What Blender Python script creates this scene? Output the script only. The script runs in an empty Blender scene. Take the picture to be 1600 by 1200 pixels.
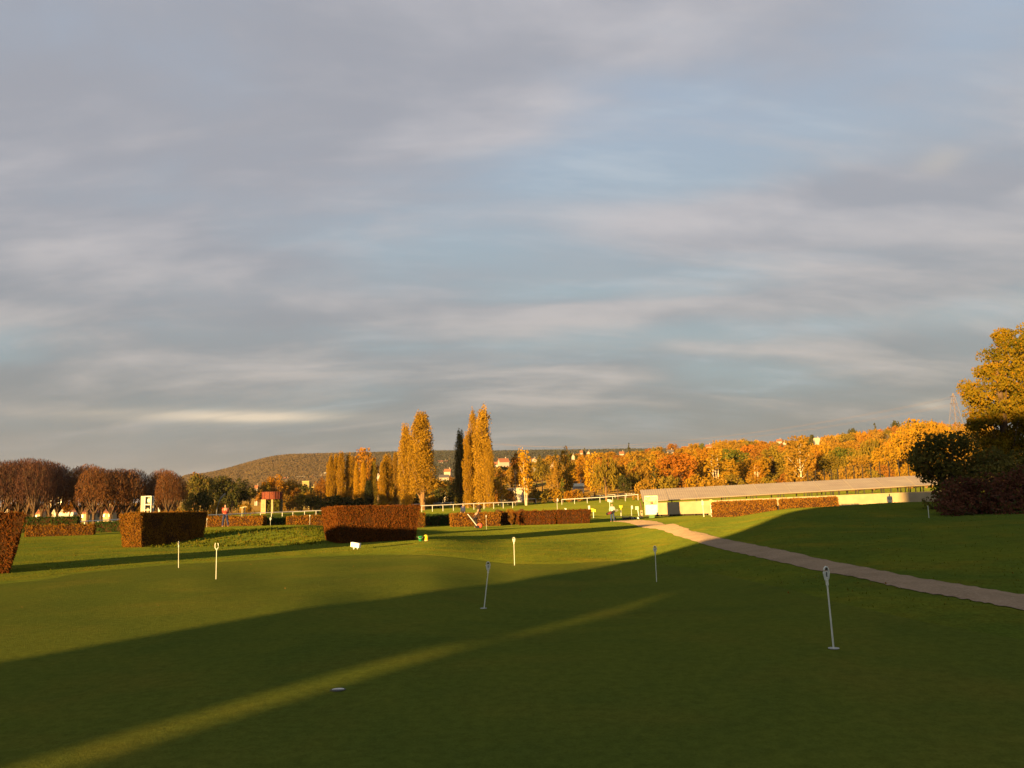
import bpy, bmesh, math, random
import numpy as np
from mathutils import Vector, Matrix

random.seed(7)
rng = np.random.default_rng(7)
R = math.radians
scene = bpy.context.scene
COL = scene.collection

# ------------------------------------------------------------------ camera
FPX = 1290.0            # focal length in pixels of the 1600 px wide photograph
PITCH = math.atan(178 / FPX)
ROLL = R(1.6)
EYE = Vector((0, 0, 1.6))
cf = Vector((0, math.cos(PITCH), math.sin(PITCH)))
r0 = Vector((1, 0, 0))
u0 = Vector((0, -math.sin(PITCH), math.cos(PITCH)))
cr = r0 * math.cos(ROLL) - u0 * math.sin(ROLL)
cu = u0 * math.cos(ROLL) + r0 * math.sin(ROLL)
cam_data = bpy.data.cameras.new("camera")
cam = bpy.data.objects.new("camera", cam_data)
COL.objects.link(cam)
M = Matrix.Identity(4)
for i in range(3):
    M[i][0] = cr[i]; M[i][1] = cu[i]; M[i][2] = -cf[i]; M[i][3] = EYE[i]
cam.matrix_world = M
cam_data.sensor_width = 36
cam_data.lens = FPX / 1600 * 36
cam_data.clip_start = 0.05
cam_data.clip_end = 30000
scene.camera = cam

# ------------------------------------------------------------------ sun and exposure
SUN_AZ = R(30)          # light travels forward and 30 degrees to the right
SUN_EL = R(4.0)
SD = Vector((math.sin(SUN_AZ), math.cos(SUN_AZ), 0))      # ground direction of travel
SV = Vector((math.cos(SUN_AZ), -math.sin(SUN_AZ), 0))     # across it
sd = bpy.data.lights.new("sun", 'SUN')
sd.energy = 5.0
sd.angle = R(0.53)
sd.color = (1.0, 0.60, 0.19)
sun = bpy.data.objects.new("sun", sd)
COL.objects.link(sun)
ldir = Vector((SD.x * math.cos(SUN_EL), SD.y * math.cos(SUN_EL), -math.sin(SUN_EL)))
sun.rotation_euler = ldir.to_track_quat('-Z', 'Y').to_euler()
sun.location = (-60, -100, 40)
scene.view_settings.view_transform = 'Standard'
scene.view_settings.look = 'None'
scene.view_settings.exposure = 1.95
scene.view_settings.gamma = 1
scene.view_settings.use_curve_mapping = False
scene.cycles.max_bounces = 5
scene.cycles.transparent_max_bounces = 8


def ray(px, py):
    v = cf * FPX + cr * (px - 800) + cu * (600 - py)
    return v.normalized()


# ------------------------------------------------------------------ sky
world = bpy.data.worlds.new("World")
scene.world = world
world.use_nodes = True
nt = world.node_tree
for n in list(nt.nodes):
    nt.nodes.remove(n)


class NB:
    """tiny node builder"""
    def __init__(s, tree):
        s.t = tree

    def new(s, kind, **kw):
        n = s.t.nodes.new(kind)
        for k, v in kw.items():
            setattr(n, k, v)
        return n

    def link(s, a, b):
        s.t.links.new(a, b)

    def inp(s, sock, val):
        if isinstance(val, bpy.types.NodeSocket):
            s.link(val, sock)
        elif val is not None:
            sock.default_value = val

    def math(s, op, a, b=None, c=None, clamp=False):
        n = s.new('ShaderNodeMath', operation=op)
        n.use_clamp = clamp
        s.inp(n.inputs[0], a)
        if b is not None: s.inp(n.inputs[1], b)
        if c is not None: s.inp(n.inputs[2], c)
        return n.outputs[0]

    def vmath(s, op, a, b=None, out=0):
        n = s.new('ShaderNodeVectorMath', operation=op)
        s.inp(n.inputs[0], a)
        if b is not None: s.inp(n.inputs[1], b)
        return n.outputs[out]

    def mix(s, f, a, b, mode='MIX'):
        n = s.new('ShaderNodeMix', data_type='RGBA', blend_type=mode)
        s.inp(n.inputs[0], f)
        s.inp(n.inputs[6], a if not isinstance(a, tuple) else (*a[:3], 1))
        s.inp(n.inputs[7], b if not isinstance(b, tuple) else (*b[:3], 1))
        return n.outputs[2]

    def noise(s, vec, scale, detail=4, rough=0.5, dist=0.0):
        n = s.new('ShaderNodeTexNoise')
        if vec is not None: s.link(vec, n.inputs['Vector'])
        n.inputs['Scale'].default_value = scale
        n.inputs['Detail'].default_value = detail
        n.inputs['Roughness'].default_value = rough
        n.inputs['Distortion'].default_value = dist
        return n.outputs[0]

    def ramp(s, f, lo, hi, a=0.0, b=1.0, smooth=True):
        n = s.new('ShaderNodeMapRange')
        if smooth: n.interpolation_type = 'SMOOTHSTEP'
        s.inp(n.inputs[0], f)
        n.inputs[1].default_value = lo; n.inputs[2].default_value = hi
        n.inputs[3].default_value = a; n.inputs[4].default_value = b
        return n.outputs[0]


def build_sky():
    b = NB(nt)
    tc = b.new('ShaderNodeTexCoord')
    d = b.vmath('NORMALIZE', tc.outputs['Generated'])
    sep = b.new('ShaderNodeSeparateXYZ'); b.link(d, sep.inputs[0])
    x, y, z = sep.outputs
    zc = b.math('ADD', b.math('MAXIMUM', z, 0.0), 0.27)
    comb = b.new('ShaderNodeCombineXYZ')
    b.link(b.math('DIVIDE', x, zc), comb.inputs[0])
    b.link(b.math('DIVIDE', y, zc), comb.inputs[1])
    p = comb.outputs[0]                                   # a flat cloud layer overhead
    mp = b.new('ShaderNodeMapping'); b.link(p, mp.inputs[0])
    mp.inputs['Rotation'].default_value = (0, 0, R(-10))
    mp.inputs['Scale'].default_value = (1.0, 1.75, 1)
    p2 = mp.outputs[0]
    # warp the layer a little
    wn = b.new('ShaderNodeTexNoise'); b.link(p2, wn.inputs['Vector'])
    wn.inputs['Scale'].default_value = 0.5; wn.inputs['Detail'].default_value = 3
    w = b.vmath('SCALE', b.vmath('SUBTRACT', wn.outputs[1], (0.5, 0.5, 0.5)))
    w.node.inputs['Scale'].default_value = 0.9
    pw = b.vmath('ADD', p2, w)

    def blob(px, py, sx, sz, amp=1.0):
        c = ray(px, py)
        v = b.vmath('SUBTRACT', d, tuple(c))
        v = b.vmath('MULTIPLY', v, (1.0 / sx, 1.0 / sx, 1.0 / sz))
        l = b.vmath('LENGTH', v, out=1)
        e = b.math('POWER', 2.718, b.math('MULTIPLY', b.math('MULTIPLY', l, l), -1.0))
        return b.math('MULTIPLY', e, amp)

    def total(*s):
        r = s[0]
        for k in s[1:]:
            r = b.math('ADD', r, k)
        return r

    # broken cloud sheet: blue-grey gaps, mauve-grey bodies, warm lit edges
    n1 = b.noise(pw, 1.25, 7, 0.53)
    sh = b.vmath('ADD', pw, (0.05, 0.20, 0.0))
    n1s = b.noise(sh, 1.25, 7, 0.53)
    off = b.vmath('ADD', pw, (11.3, 4.1, 0.0))
    n2 = b.noise(off, 1.7, 6, 0.55)
    mp2 = b.new('ShaderNodeMapping'); b.link(pw, mp2.inputs[0])
    mp2.inputs['Rotation'].default_value = (0, 0, R(-12)); mp2.inputs['Scale'].default_value = (0.9, 2.6, 1)
    rip = b.noise(mp2.outputs[0], 1.0, 6, 0.58)
    mp3 = b.new('ShaderNodeMapping'); b.link(pw, mp3.inputs[0])
    mp3.inputs['Rotation'].default_value = (0, 0, R(-30)); mp3.inputs['Scale'].default_value = (2.4, 5.0, 1)
    rip2 = b.noise(mp3.outputs[0], 1.0, 5, 0.6)
    bias = total(blob(1330, 140, .26, .075, .16), blob(1010, 270, .26, .05, .17), blob(700, 375, .2, .035, .12), blob(350, 90, .13, .05, .08),
                 blob(960, 455, .2, .016, .16), blob(1230, 402, .14, .016, .12), blob(1420, 500, .25, .016, .12), blob(1530, 10, .07, .05, .10),
                 blob(1000, 520, .3, .014, .08), blob(180, 690, .5, .03, .06))
    anti = total(blob(1090, 350, .17, .028, .13), blob(700, 60, .25, .10, .13), blob(560, 490, .25, .02, .10), blob(100, 380, .25, .03, .10), blob(1500, 330, .12, .03, .08),
                 blob(100, 200, .25, .12, .07), blob(120, 590, .25, .018, .1), blob(1050, 480, .2, .008, .1))
    cov = b.math('ADD', b.math('SUBTRACT', b.math('ADD', b.math('MULTIPLY', n1, .80), b.math('MULTIPLY', rip, .20)), bias), anti)
    cov = b.ramp(cov, 0.27, 0.56)
    gap = b.mix(b.ramp(z, 0.03, 0.16), (0.205, 0.222, 0.230), (0.275, 0.345, 0.375))
    gap = b.mix(b.ramp(z, 0.14, 0.50), gap, (0.315, 0.385, 0.485))
    gap = b.mix(b.math('MULTIPLY', b.ramp(rip2, 0.45, 0.75), .35), gap, (0.42, 0.50, 0.56))
    dark = b.mix(b.ramp(z, 0.03, 0.34), (0.190, 0.205, 0.215), (0.300, 0.306, 0.345))
    lite = b.mix(b.ramp(z, 0.02, 0.40), (0.42, 0.375, 0.345), (0.475, 0.455, 0.475))
    lit = b.math('ADD', b.math('MULTIPLY', b.math('SUBTRACT', n1, n1s), 1.5), n2)
    lit = b.math('ADD', lit, b.math('MULTIPLY', b.math('SUBTRACT', rip, 0.5), b.ramp(z, .1, .35, 1.0, .45)))
    lowd = total(blob(900, 650, .6, .030, .22), blob(1325, 290, .035, .014, .45), blob(1540, 278, .04, .018, .5), blob(1430, 302, .07, .008, .4), blob(0, 60, .30, .12, .22), blob(1590, 0, .07, .04, .25),
                 blob(150, 470, .25, .02, .16), blob(250, 260, .3, .10, .13), blob(1400, 30, .2, .06, .1), blob(620, 230, .2, .05, .08), blob(1500, 540, .3, .02, .1))
    lit = b.ramp(b.math('SUBTRACT', lit, lowd), 0.22, 0.88)
    cl = b.mix(lit, dark, lite)
    c = b.mix(b.math('MULTIPLY', cov, 0.93), gap, cl)
    # thin lit bands and wisps
    c = b.mix(b.math('MULTIPLY', b.math('MULTIPLY', b.ramp(rip, 0.52, 0.70), b.ramp(n2, .35, .6)), b.ramp(z, 0.04, 0.2, .5, .12)), c, (0.56, 0.48, 0.43))
    c = b.mix(b.math('MULTIPLY', b.ramp(rip2, 0.5, 0.75), 0.10), c, (0.60, 0.55, 0.54))
    hz = b.ramp(z, 0.0, 0.17, 0.80, 0.0)
    c = b.mix(hz, c, (0.186, 0.200, 0.210))
    fs = b.math('MULTIPLY', total(blob(400, 652, .085, .0060, 1.0), blob(290, 648, .14, .008, .5), blob(1462, 632, .02, .006, .5), blob(1470, 252, .022, .012, .35)), b.ramp(rip2, .3, .6, .5, 1.1))
    c = b.mix(b.math('MULTIPLY', fs, 0.8, clamp=True), c, (0.64, 0.54, 0.42))
    fl = b.math('MULTIPLY', b.ramp(x, -0.65, 0.0, 1, 0), b.ramp(z, 0.0, 0.16, 1, 0))
    c = b.mix(b.math('MULTIPLY', fl, 0.45), c, (0.36, 0.325, 0.295))
    sky = b.new('ShaderNodeTexSky')
    sky.sky_type = 'NISHITA'; sky.sun_disc = False
    sky.sun_elevation = SUN_EL
    sky.sun_rotation = math.pi + SUN_AZ
    sk = b.mix(1.0, sky.outputs[0], (0.012, 0.012, 0.012), 'MULTIPLY')
    c = b.mix(1.0, c, sk, 'ADD')
    bg = b.new('ShaderNodeBackground')
    b.link(c, bg.inputs[0])
    bg.inputs[1].default_value = 0.295
    out = b.new('ShaderNodeOutputWorld')
    b.link(bg.outputs[0], out.inputs[0])


build_sky()
world.cycles.sampling_method = 'MANUAL'
world.cycles.sample_map_resolution = 512

# ------------------------------------------------------------------ terrain height
TC = np.array([-900, 0, 225, 290, 450, 650, 800, 950, 1100, 1250, 1400, 1600, 2600.])
TD = np.array([0, 8, 13, 18, 25, 36.5, 43, 50, 60, 80, 100, 140, 190, 260, 400, 700, 1200, 1700, 2500, 6000.])
TZ = np.array([
 [0]*13,
 [0]*13,
 [0, 0, 0, 0, 0, -.1, -.2, -.2, -.12, 0, .05, .05, .05],
 [0, 0, 0, 0, -.05, -.1, -.22, -.27, -.25, -.1, .05, .1, .1],
 [0, -.03, -.05, -.06, -.08, -.15, -.25, -.32, -.2, .05, .15, .25, .3],
 [-.05, -.08, -.1, -.12, -.13, -.14, -.40, -.5, -.1, .32, .38, .4, .5],
 [-.1, -.1, -.12, .25, .28, -.3, -.52, -.58, .05, .48, .55, .6, .6],
 [-.2, -.2, -.2, .32, .32, -.45, -.62, -.68, 0, .53, .66, .62, .6],
 [-.5, -.4, -.4, .1, .1, -.65, -.75, -.8, -.5, .2, .5, .5, .6],
 [-.7, -.7, -.7, -.7, -.7, -.9, -.95, -1, -1, -.8, -.5, .1, .3],
 [-.9, -.9, -.9, -.9, -.9, -1, -1, -1.05, -1.05, -.9, -.5, -.1, 0],
 [-1.3, -1.3, -1.25, -1.2, -1.1, -1, -.9, -.8, -.6, -.5, -.2, 0, 0],
 [-1.2, -1.2, -1.2, -1.1, -.9, -.6, -.45, 0, .4, .6, .8, 1, 1],
 [-1, -1, -1, -.9, -.5, 0, .3, 1, 2, 3, 4, 4, 4],
 [-1, -1, -1, -1, 0, 1, 3, 6, 9, 10, 11, 12, 12],
 [-1, 0, 1, 2, 6, 9, 22, 27, 30, 30, 33, 36, 36],
 [0, 2, 4, 6, 16, 25, 34, 38, 40, 42, 44, 48, 50],
 [6, 8, 10, 20, 48, 60, 60, 60, 60, 60, 60, 60, 60],
 [8, 8, 18, 88, 139, 137, 131, 127, 121, 118, 116, 115, 110],
 [8, 8, 8, 20, 60, 60, 60, 60, 60, 60, 60, 60, 60]], dtype=float)


def _slopes(t, Y):
    h = np.diff(t); dl = np.diff(Y, axis=0) / h[:, None]
    m = np.zeros_like(Y)
    a, c = dl[:-1], dl[1:]
    with np.errstate(divide='ignore', invalid='ignore'):
        hm = 2 * a * c / (a + c)
    m[1:-1] = np.where(a * c > 0, hm, 0)
    m[0] = dl[0] * 0.5; m[-1] = 0
    return m


def _herm(t, Y, m, q):
    q = np.clip(q, t[0], t[-1])
    i = np.clip(np.searchsorted(t, q, side='right') - 1, 0, len(t) - 2)
    h = t[i + 1] - t[i]; s = (q - t[i]) / h
    return i, h, s


_MD = _slopes(TD, TZ)


def terrain(x, y):
    x = np.atleast_1d(np.asarray(x, float)); y = np.atleast_1d(np.asarray(y, float))
    az = np.abs(np.arctan2(x, y))
    azc = np.minimum(az, R(60)) * np.sign(x)
    dd = np.where(az < R(60), y, np.hypot(x, y) * 0.5)
    px = 800 + 1302 * np.tan(azc)
    i, h, s = _herm(TD, TZ, _MD, dd)
    H0 = 2*s**3 - 3*s**2 + 1; H1 = s**3 - 2*s**2 + s; H2 = -2*s**3 + 3*s**2; H3 = s**3 - s**2
    rows = TZ[i] * H0[:, None] + _MD[i] * (H1 * h)[:, None] + TZ[i + 1] * H2[:, None] + _MD[i + 1] * (H3 * h)[:, None]
    px = np.clip(px, TC[0], TC[-1])
    j = np.clip(np.searchsorted(TC, px, side='right') - 1, 0, len(TC) - 2)
    u = (px - TC[j]) / (TC[j + 1] - TC[j])
    u = u * u * (3 - 2 * u)
    k = np.arange(len(px))
    z = rows[k, j] * (1 - u) + rows[k, j + 1] * u
    back = np.clip((R(95) - az) / R(25), 0, 1)
    z = z * back
    gx0 = -4.7
    z = z + 0.42 * np.exp(-((x - gx0) / 6.5) ** 2 - ((y - 88.5) / 4.0) ** 2)      # low raised tee behind the hedge
    # faint natural unevenness
    z = z + 0.02 * np.sin(x * 0.31 + 1.3) * np.sin(y * 0.23) * np.clip((dd - 10) / 30, 0, 1)
    return z


def tz(x, y):
    return float(terrain(x, y)[0])


def at(px, d):
    """ground point below image column px at depth d"""
    x = 0.0
    for _ in range(3):
        z = tz(x, d)
        py = 778
        # solve the row that hits (x,d,z), then the x for that column
        v = Vector((x, d, z)) - EYE
        py = 600 - FPX * v.dot(cu) / v.dot(cf)
        r = ray(px, py)
        x = r.x / r.y * d
    return Vector((x, d, tz(x, d)))


def gp(px, py):
    """where the sight line through a pixel meets the ground"""
    r = ray(px, py)
    t = np.concatenate([np.arange(2, 120, 0.1), np.arange(120, 3000, 1.0)])
    X = r.x * t; Y = r.y * t; Z = EYE.z + r.z * t
    g = terrain(X, Y)
    k = np.argmax(Z <= g)
    if Z[k] > g[k]:
        k = len(t) - 1
    return Vector((X[k], Y[k], g[k]))


def topz(px, py, d):
    r = ray(px, py)
    return EYE.z + r.z / r.y * d


# ------------------------------------------------------------------ materials
MATS = {}


def mat_new(name):
    m = bpy.data.materials.new(name)
    m.use_nodes = True
    t = m.node_tree
    for n in list(t.nodes):
        t.nodes.remove(n)
    return m, NB(t)


def plain(name, col, rough=0.6, metal=0.0, var=0.12, scale=6.0, bump=0.0, spec=0.3):
    """painted or solid surface with slight procedural wear"""
    if name in MATS: return MATS[name]
    m, b = mat_new(name)
    tc = b.new('ShaderNodeTexCoord')
    n = b.noise(tc.outputs['Object'], scale, 5, 0.6)
    c = b.mix(b.ramp(n, 0.3, 0.75), tuple(k * (1 - var) for k in col), tuple(min(1, k * (1 + var)) for k in col))
    p = b.new('ShaderNodeBsdfPrincipled')
    b.link(c, p.inputs['Base Color'])
    p.inputs['Roughness'].default_value = rough
    p.inputs['Metallic'].default_value = metal
    p.inputs['Specular IOR Level'].default_value = spec
    if bump:
        bp = b.new('ShaderNodeBump'); bp.inputs['Strength'].default_value = bump
        bp.inputs['Distance'].default_value = 0.02
        b.link(b.noise(tc.outputs['Object'], scale * 6, 3), bp.inputs['Height'])
        b.link(bp.outputs[0], p.inputs['Normal'])
    o = b.new('ShaderNodeOutputMaterial'); b.link(p.outputs[0], o.inputs[0])
    MATS[name] = m
    return m


def leafmat(name, ca, cb, cc=None, trans=0.25):
    """leaves: colour from a per-leaf attribute, a per-tree random and some transmission"""
    if name in MATS: return MATS[name]
    m, b = mat_new(name)
    at_ = b.new('ShaderNodeAttribute'); at_.attribute_name = 'tint'
    oi = b.new('ShaderNodeObjectInfo')
    f = b.math('ADD', b.math('MULTIPLY', at_.outputs['Fac'], 0.85), b.math('MULTIPLY', oi.outputs['Random'], 0.3), clamp=True)
    c = b.mix(f, ca, cb)
    if cc:
        at2 = b.new('ShaderNodeAttribute'); at2.attribute_name = 'spot'
        c = b.mix(at2.outputs['Fac'], c, cc)
    d = b.new('ShaderNodeBsdfDiffuse'); b.link(c, d.inputs[0]); d.inputs['Roughness'].default_value = 0.6
    t = b.new('ShaderNodeBsdfTranslucent'); b.link(c, t.inputs[0])
    mx = b.new('ShaderNodeMixShader'); mx.inputs[0].default_value = trans
    b.link(d.outputs[0], mx.inputs[1]); b.link(t.outputs[0], mx.inputs[2])
    o = b.new('ShaderNodeOutputMaterial'); b.link(mx.outputs[0], o.inputs[0])
    MATS[name] = m
    return m


def grass_mat(name, ca, cb, cc, fine=1.0, patch=0.25, ctr=.3, bump=.012):
    m, b = mat_new(name)
    g = b.new('ShaderNodeNewGeometry')
    pos = g.outputs['Position']
    big = b.noise(pos, 0.05, 4, 0.55, 0.6)
    mid = b.noise(pos, 0.45, 4, 0.6, 0.3)
    mp = b.new('ShaderNodeMapping'); b.link(pos, mp.inputs[0])
    mp.inputs['Rotation'].default_value = (0, 0, R(34)); mp.inputs['Scale'].default_value = (3.0, 0.12, 1)
    streak = b.noise(mp.outputs[0], 1.0, 3, 0.6)
    tiny = b.noise(pos, 38 * fine, 3, 0.75)
    tuft = b.noise(pos, 6 * fine, 3, 0.7)
    c = b.mix(b.ramp(big, 0.35, 0.65), ca, cb)
    c = b.mix(b.math('MULTIPLY', b.ramp(mid, 0.45, 0.72), patch * 2), c, cc)
    c = b.mix(b.math('MULTIPLY', b.ramp(streak, 0.42, 0.66), 0.22), c, cb)
    wear = b.noise(pos, 0.22, 5, 0.62, 0.8)
    mott = b.noise(pos, 1.7, 5, 0.7)
    c = b.mix(b.math('MULTIPLY', b.ramp(wear, 0.44, 0.66), 0.42), c, (ca[0] * .62, ca[1] * .78, ca[2] * .9))
    c = b.mix(b.math('MULTIPLY', b.ramp(mott, 0.45, 0.75), 0.30), c, (ca[0] * .70, ca[1] * .80, ca[2]))
    k = b.math('MULTIPLY', b.ramp(tiny, 0.25, 0.75, 1 - ctr, 1 + ctr), b.ramp(tuft, 0.3, 0.7, 0.88, 1.12))
    c = b.mix(1.0, c, b.new('ShaderNodeCombineColor').outputs[0], 'MULTIPLY')
    cc_ = c.node.inputs[7].links[0].from_node
    for q in range(3): b.link(k, cc_.inputs[q])
    d = b.new('ShaderNodeBsdfDiffuse'); b.link(c, d.inputs[0]); d.inputs['Roughness'].default_value = 1.0
    bp = b.new('ShaderNodeBump'); bp.inputs['Strength'].default_value = 0.6; bp.inputs['Distance'].default_value = bump
    b.link(b.math('ADD', tiny, b.math('MULTIPLY', tuft, 0.8)), bp.inputs['Height'])
    b.link(bp.outputs[0], d.inputs['Normal'])
    o = b.new('ShaderNodeOutputMaterial'); b.link(d.outputs[0], o.inputs[0])
    return m


# ------------------------------------------------------------------ mesh helpers
def meshobj(name, verts, faces, mats, parent=None, mi=None, smooth=False, loc=None):
    me = bpy.data.meshes.new(name)
    me.from_pydata([tuple(v) for v in verts], [], faces)
    if not isinstance(mats, (list, tuple)): mats = [mats]
    for m in mats: me.materials.append(m)
    if mi is not None: me.polygons.foreach_set('material_index', mi)
    if smooth: me.polygons.foreach_set('use_smooth', [True] * len(faces))
    me.update()
    o = bpy.data.objects.new(name, me)
    COL.objects.link(o)
    if parent is not None: o.parent = parent
    if loc is not None: o.location = loc
    return o


class MB:
    """collects shapes into one mesh"""
    def __init__(s):
        s.v = []; s.f = []; s.mi = []; s.q = 0

    def add(s, vs, fs):
        o = len(s.v)
        s.v += [Vector(v) for v in vs]
        s.f += [tuple(i + o for i in f) for f in fs]
        s.mi += [s.q] * len(fs)
        return s

    def box(s, c, size, rz=0.0, taper=1.0):
        hx, hy, hz = size[0] / 2, size[1] / 2, size[2] / 2
        cs, sn = math.cos(rz), math.sin(rz)
        vs = []
        for k, sc in ((-1, 1.0), (1, taper)):
            for (a, b2) in ((-1, -1), (1, -1), (1, 1), (-1, 1)):
                x, y = a * hx * sc, b2 * hy * sc
                vs.append((c[0] + x * cs - y * sn, c[1] + x * sn + y * cs, c[2] + k * hz))
        return s.add(vs, [(0, 3, 2, 1), (4, 5, 6, 7), (0, 1, 5, 4), (1, 2, 6, 5), (2, 3, 7, 6), (3, 0, 4, 7)])

    def tube(s, pts, rad, n=8, cap=True):
        pts = [Vector(p) for p in pts]
        if not isinstance(rad, (list, tuple)): rad = [rad] * len(pts)
        vs = []
        for i, p in enumerate(pts):
            a = pts[max(0, i - 1)]; c = pts[min(len(pts) - 1, i + 1)]
            d = (c - a).normalized()
            up = Vector((0, 0, 1)) if abs(d.z) < 0.95 else Vector((1, 0, 0))
            e1 = d.cross(up).normalized(); e2 = d.cross(e1).normalized()
            for k in range(n):
                t = 2 * math.pi * k / n
                vs.append(p + (e1 * math.cos(t) + e2 * math.sin(t)) * rad[i])
        fs = []
        for i in range(len(pts) - 1):
            for k in range(n):
                fs.append((i*n + k, i*n + (k+1) % n, (i+1)*n + (k+1) % n, (i+1)*n + k))
        if cap:
            fs.append(tuple(range(n - 1, -1, -1)))
            fs.append(tuple((len(pts) - 1) * n + k for k in range(n)))
        return s.add(vs, fs)

    def lathe(s, c, prof, n=20):
        vs = []; fs = []
        for (r, z) in prof:
            for k in range(n):
                t = 2 * math.pi * k / n
                vs.append((c[0] + r * math.cos(t), c[1] + r * math.sin(t), c[2] + z))
        for i in range(len(prof) - 1):
            for k in range(n):
                fs.append((i*n + k, i*n + (k+1) % n, (i+1)*n + (k+1) % n, (i+1)*n + k))
        fs.append(tuple(range(n - 1, -1, -1)))
        fs.append(tuple((len(prof) - 1) * n + k for k in range(n)))
        return s.add(vs, fs)

    def build(s, name, mats, parent=None, smooth=False, loc=None):
        return meshobj(name, s.v, s.f, mats, parent, s.mi, smooth, loc)


def empty(name, loc, rz=0.0):
    o = bpy.data.objects.new(name, None)
    COL.objects.link(o)
    o.location = loc; o.rotation_euler = (0, 0, rz)
    o.empty_display_size = 0.2
    return o


def tag(o, label=None, cat=None, group=None, kind=None):
    if label: o['label'] = label
    if cat: o['category'] = cat
    if group: o['group'] = group
    if kind: o['kind'] = kind
    return o


def copy_tree(src, name=None):
    c = src.copy(); COL.objects.link(c)
    for ch in src.children:
        k = ch.copy(); COL.objects.link(k); k.parent = c
        for g in ch.children:
            q = g.copy(); COL.objects.link(q); q.parent = k
    return c


def quads_mesh(name, Q, mats, tint=None, spot=None, mi=None):
    """Q: (N,4,3) array of quads -> mesh datablock"""
    n = len(Q)
    me = bpy.data.meshes.new(name)
    me.vertices.add(n * 4); me.loops.add(n * 4); me.polygons.add(n)
    me.vertices.foreach_set('co', np.ascontiguousarray(Q, dtype=np.float32).ravel())
    me.loops.foreach_set('vertex_index', np.arange(n * 4, dtype=np.int32))
    me.polygons.foreach_set('loop_start', np.arange(0, n * 4, 4, dtype=np.int32))
    for m in (mats if isinstance(mats, (list, tuple)) else [mats]): me.materials.append(m)
    if mi is not None: me.polygons.foreach_set('material_index', mi.astype(np.int32))
    if tint is not None:
        a = me.attributes.new('tint', 'FLOAT', 'FACE'); a.data.foreach_set('value', tint.astype(np.float32))
    if spot is not None:
        a = me.attributes.new('spot', 'FLOAT', 'FACE'); a.data.foreach_set('value', spot.astype(np.float32))
    me.update(calc_edges=True)
    me.validate()
    return me


def rand_quads(P, size, aspect=1.6, updown=0.0, N=None):
    """random little leaf quads at points P; updown>0 makes the long axis hang vertical; N biases normals"""
    n = len(P)
    sz = size * (0.6 + 0.8 * rng.random(n))
    a = rng.normal(size=(n, 3))
    a[:, 2] = a[:, 2] * (1 - updown) + updown * 3.0
    a /= np.linalg.norm(a, axis=1)[:, None]
    c = rng.normal(size=(n, 3))
    if N is not None:
        c = c * 0.8 + N * 1.3
        b = np.cross(c, a)
    else:
        b = np.cross(a, c)
    b /= np.linalg.norm(b, axis=1)[:, None] + 1e-9
    a = a * (sz * aspect / 2)[:, None]; b = b * (sz / 2)[:, None]
    fold = np.cross(a, b); fold /= np.linalg.norm(fold, axis=1)[:, None] + 1e-9
    fold = fold * (sz * 0.12)[:, None]
    return np.stack([P - a, P + b * 1.0 + fold, P + a, P - b * 1.0 + fold], axis=1)

# ------------------------------------------------------------------ ground
def build_ground():
    az = np.concatenate([np.arange(-62, 62.01, 0.4), np.arange(65, 296, 4.5)])
    az = np.radians(az)
    rr = [0.8]
    while rr[-1] < 9000:
        r = rr[-1]
        rr.append(r * (1.022 if 6 < r < 130 else 1.045))
    rr = np.array(rr)
    A, RR = np.meshgrid(az, rr)
    X = (RR * np.sin(A)).ravel(); Y = (RR * np.cos(A)).ravel()
    Z = terrain(X, Y)
    n = len(az); m = len(rr)
    verts = np.stack([X, Y, Z], 1)
    verts = np.vstack([verts, [[0, 0, 0]]])
    faces = []; mi = []
    dn = np.hypot(X, Y)
    for i in range(m - 1):
        wood = 1 if rr[i] > 235 else 0
        for k in range(n):
            k2 = (k + 1) % n
            faces.append((i*n + k, (i+1)*n + k, (i+1)*n + k2, i*n + k2)); mi.append(wood)
    for k in range(n):
        faces.append((len(verts) - 1, k, (k + 1) % n)); mi.append(0)
    g1 = grass_mat('rough_grass', (.068, .092, .013), (.100, .116, .012), (.142, .114, .012), 0.6, .34)
    m2, b = mat_new('woodland_floor')
    geo = b.new('ShaderNodeNewGeometry')
    c = b.mix(b.ramp(b.noise(geo.outputs['Position'], 0.012, 5, 0.6), .35, .65), (.16, .10, .03), (.07, .075, .02))
    c = b.mix(b.ramp(b.noise(geo.outputs['Position'], 0.08, 4, 0.7), .4, .7), c, (.20, .11, .03))
    d = b.new('ShaderNodeBsdfDiffuse'); d.inputs['Roughness'].default_value = 1; b.link(c, d.inputs[0])
    o = b.new('ShaderNodeOutputMaterial'); b.link(d.outputs[0], o.inputs[0])
    g = meshobj('ground', verts, faces, [g1, m2], None, mi, True)
    tag(g, kind='structure')
    return g


build_ground()


def spline(pts, n=8):
    pts = [Vector(p) for p in pts]; out = []
    P = [pts[0] * 2 - pts[1]] + pts + [pts[-1] * 2 - pts[-2]]
    for i in range(1, len(P) - 2):
        for k in range(n):
            t = k / n
            a, b, c, d = P[i-1], P[i], P[i+1], P[i+2]
            out.append(0.5 * ((2*b) + (c - a)*t + (2*a - 5*b + 4*c - d)*t*t + (3*b - a - 3*c + d)*t*t*t))
    out.append(pts[-1])
    return out


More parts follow.
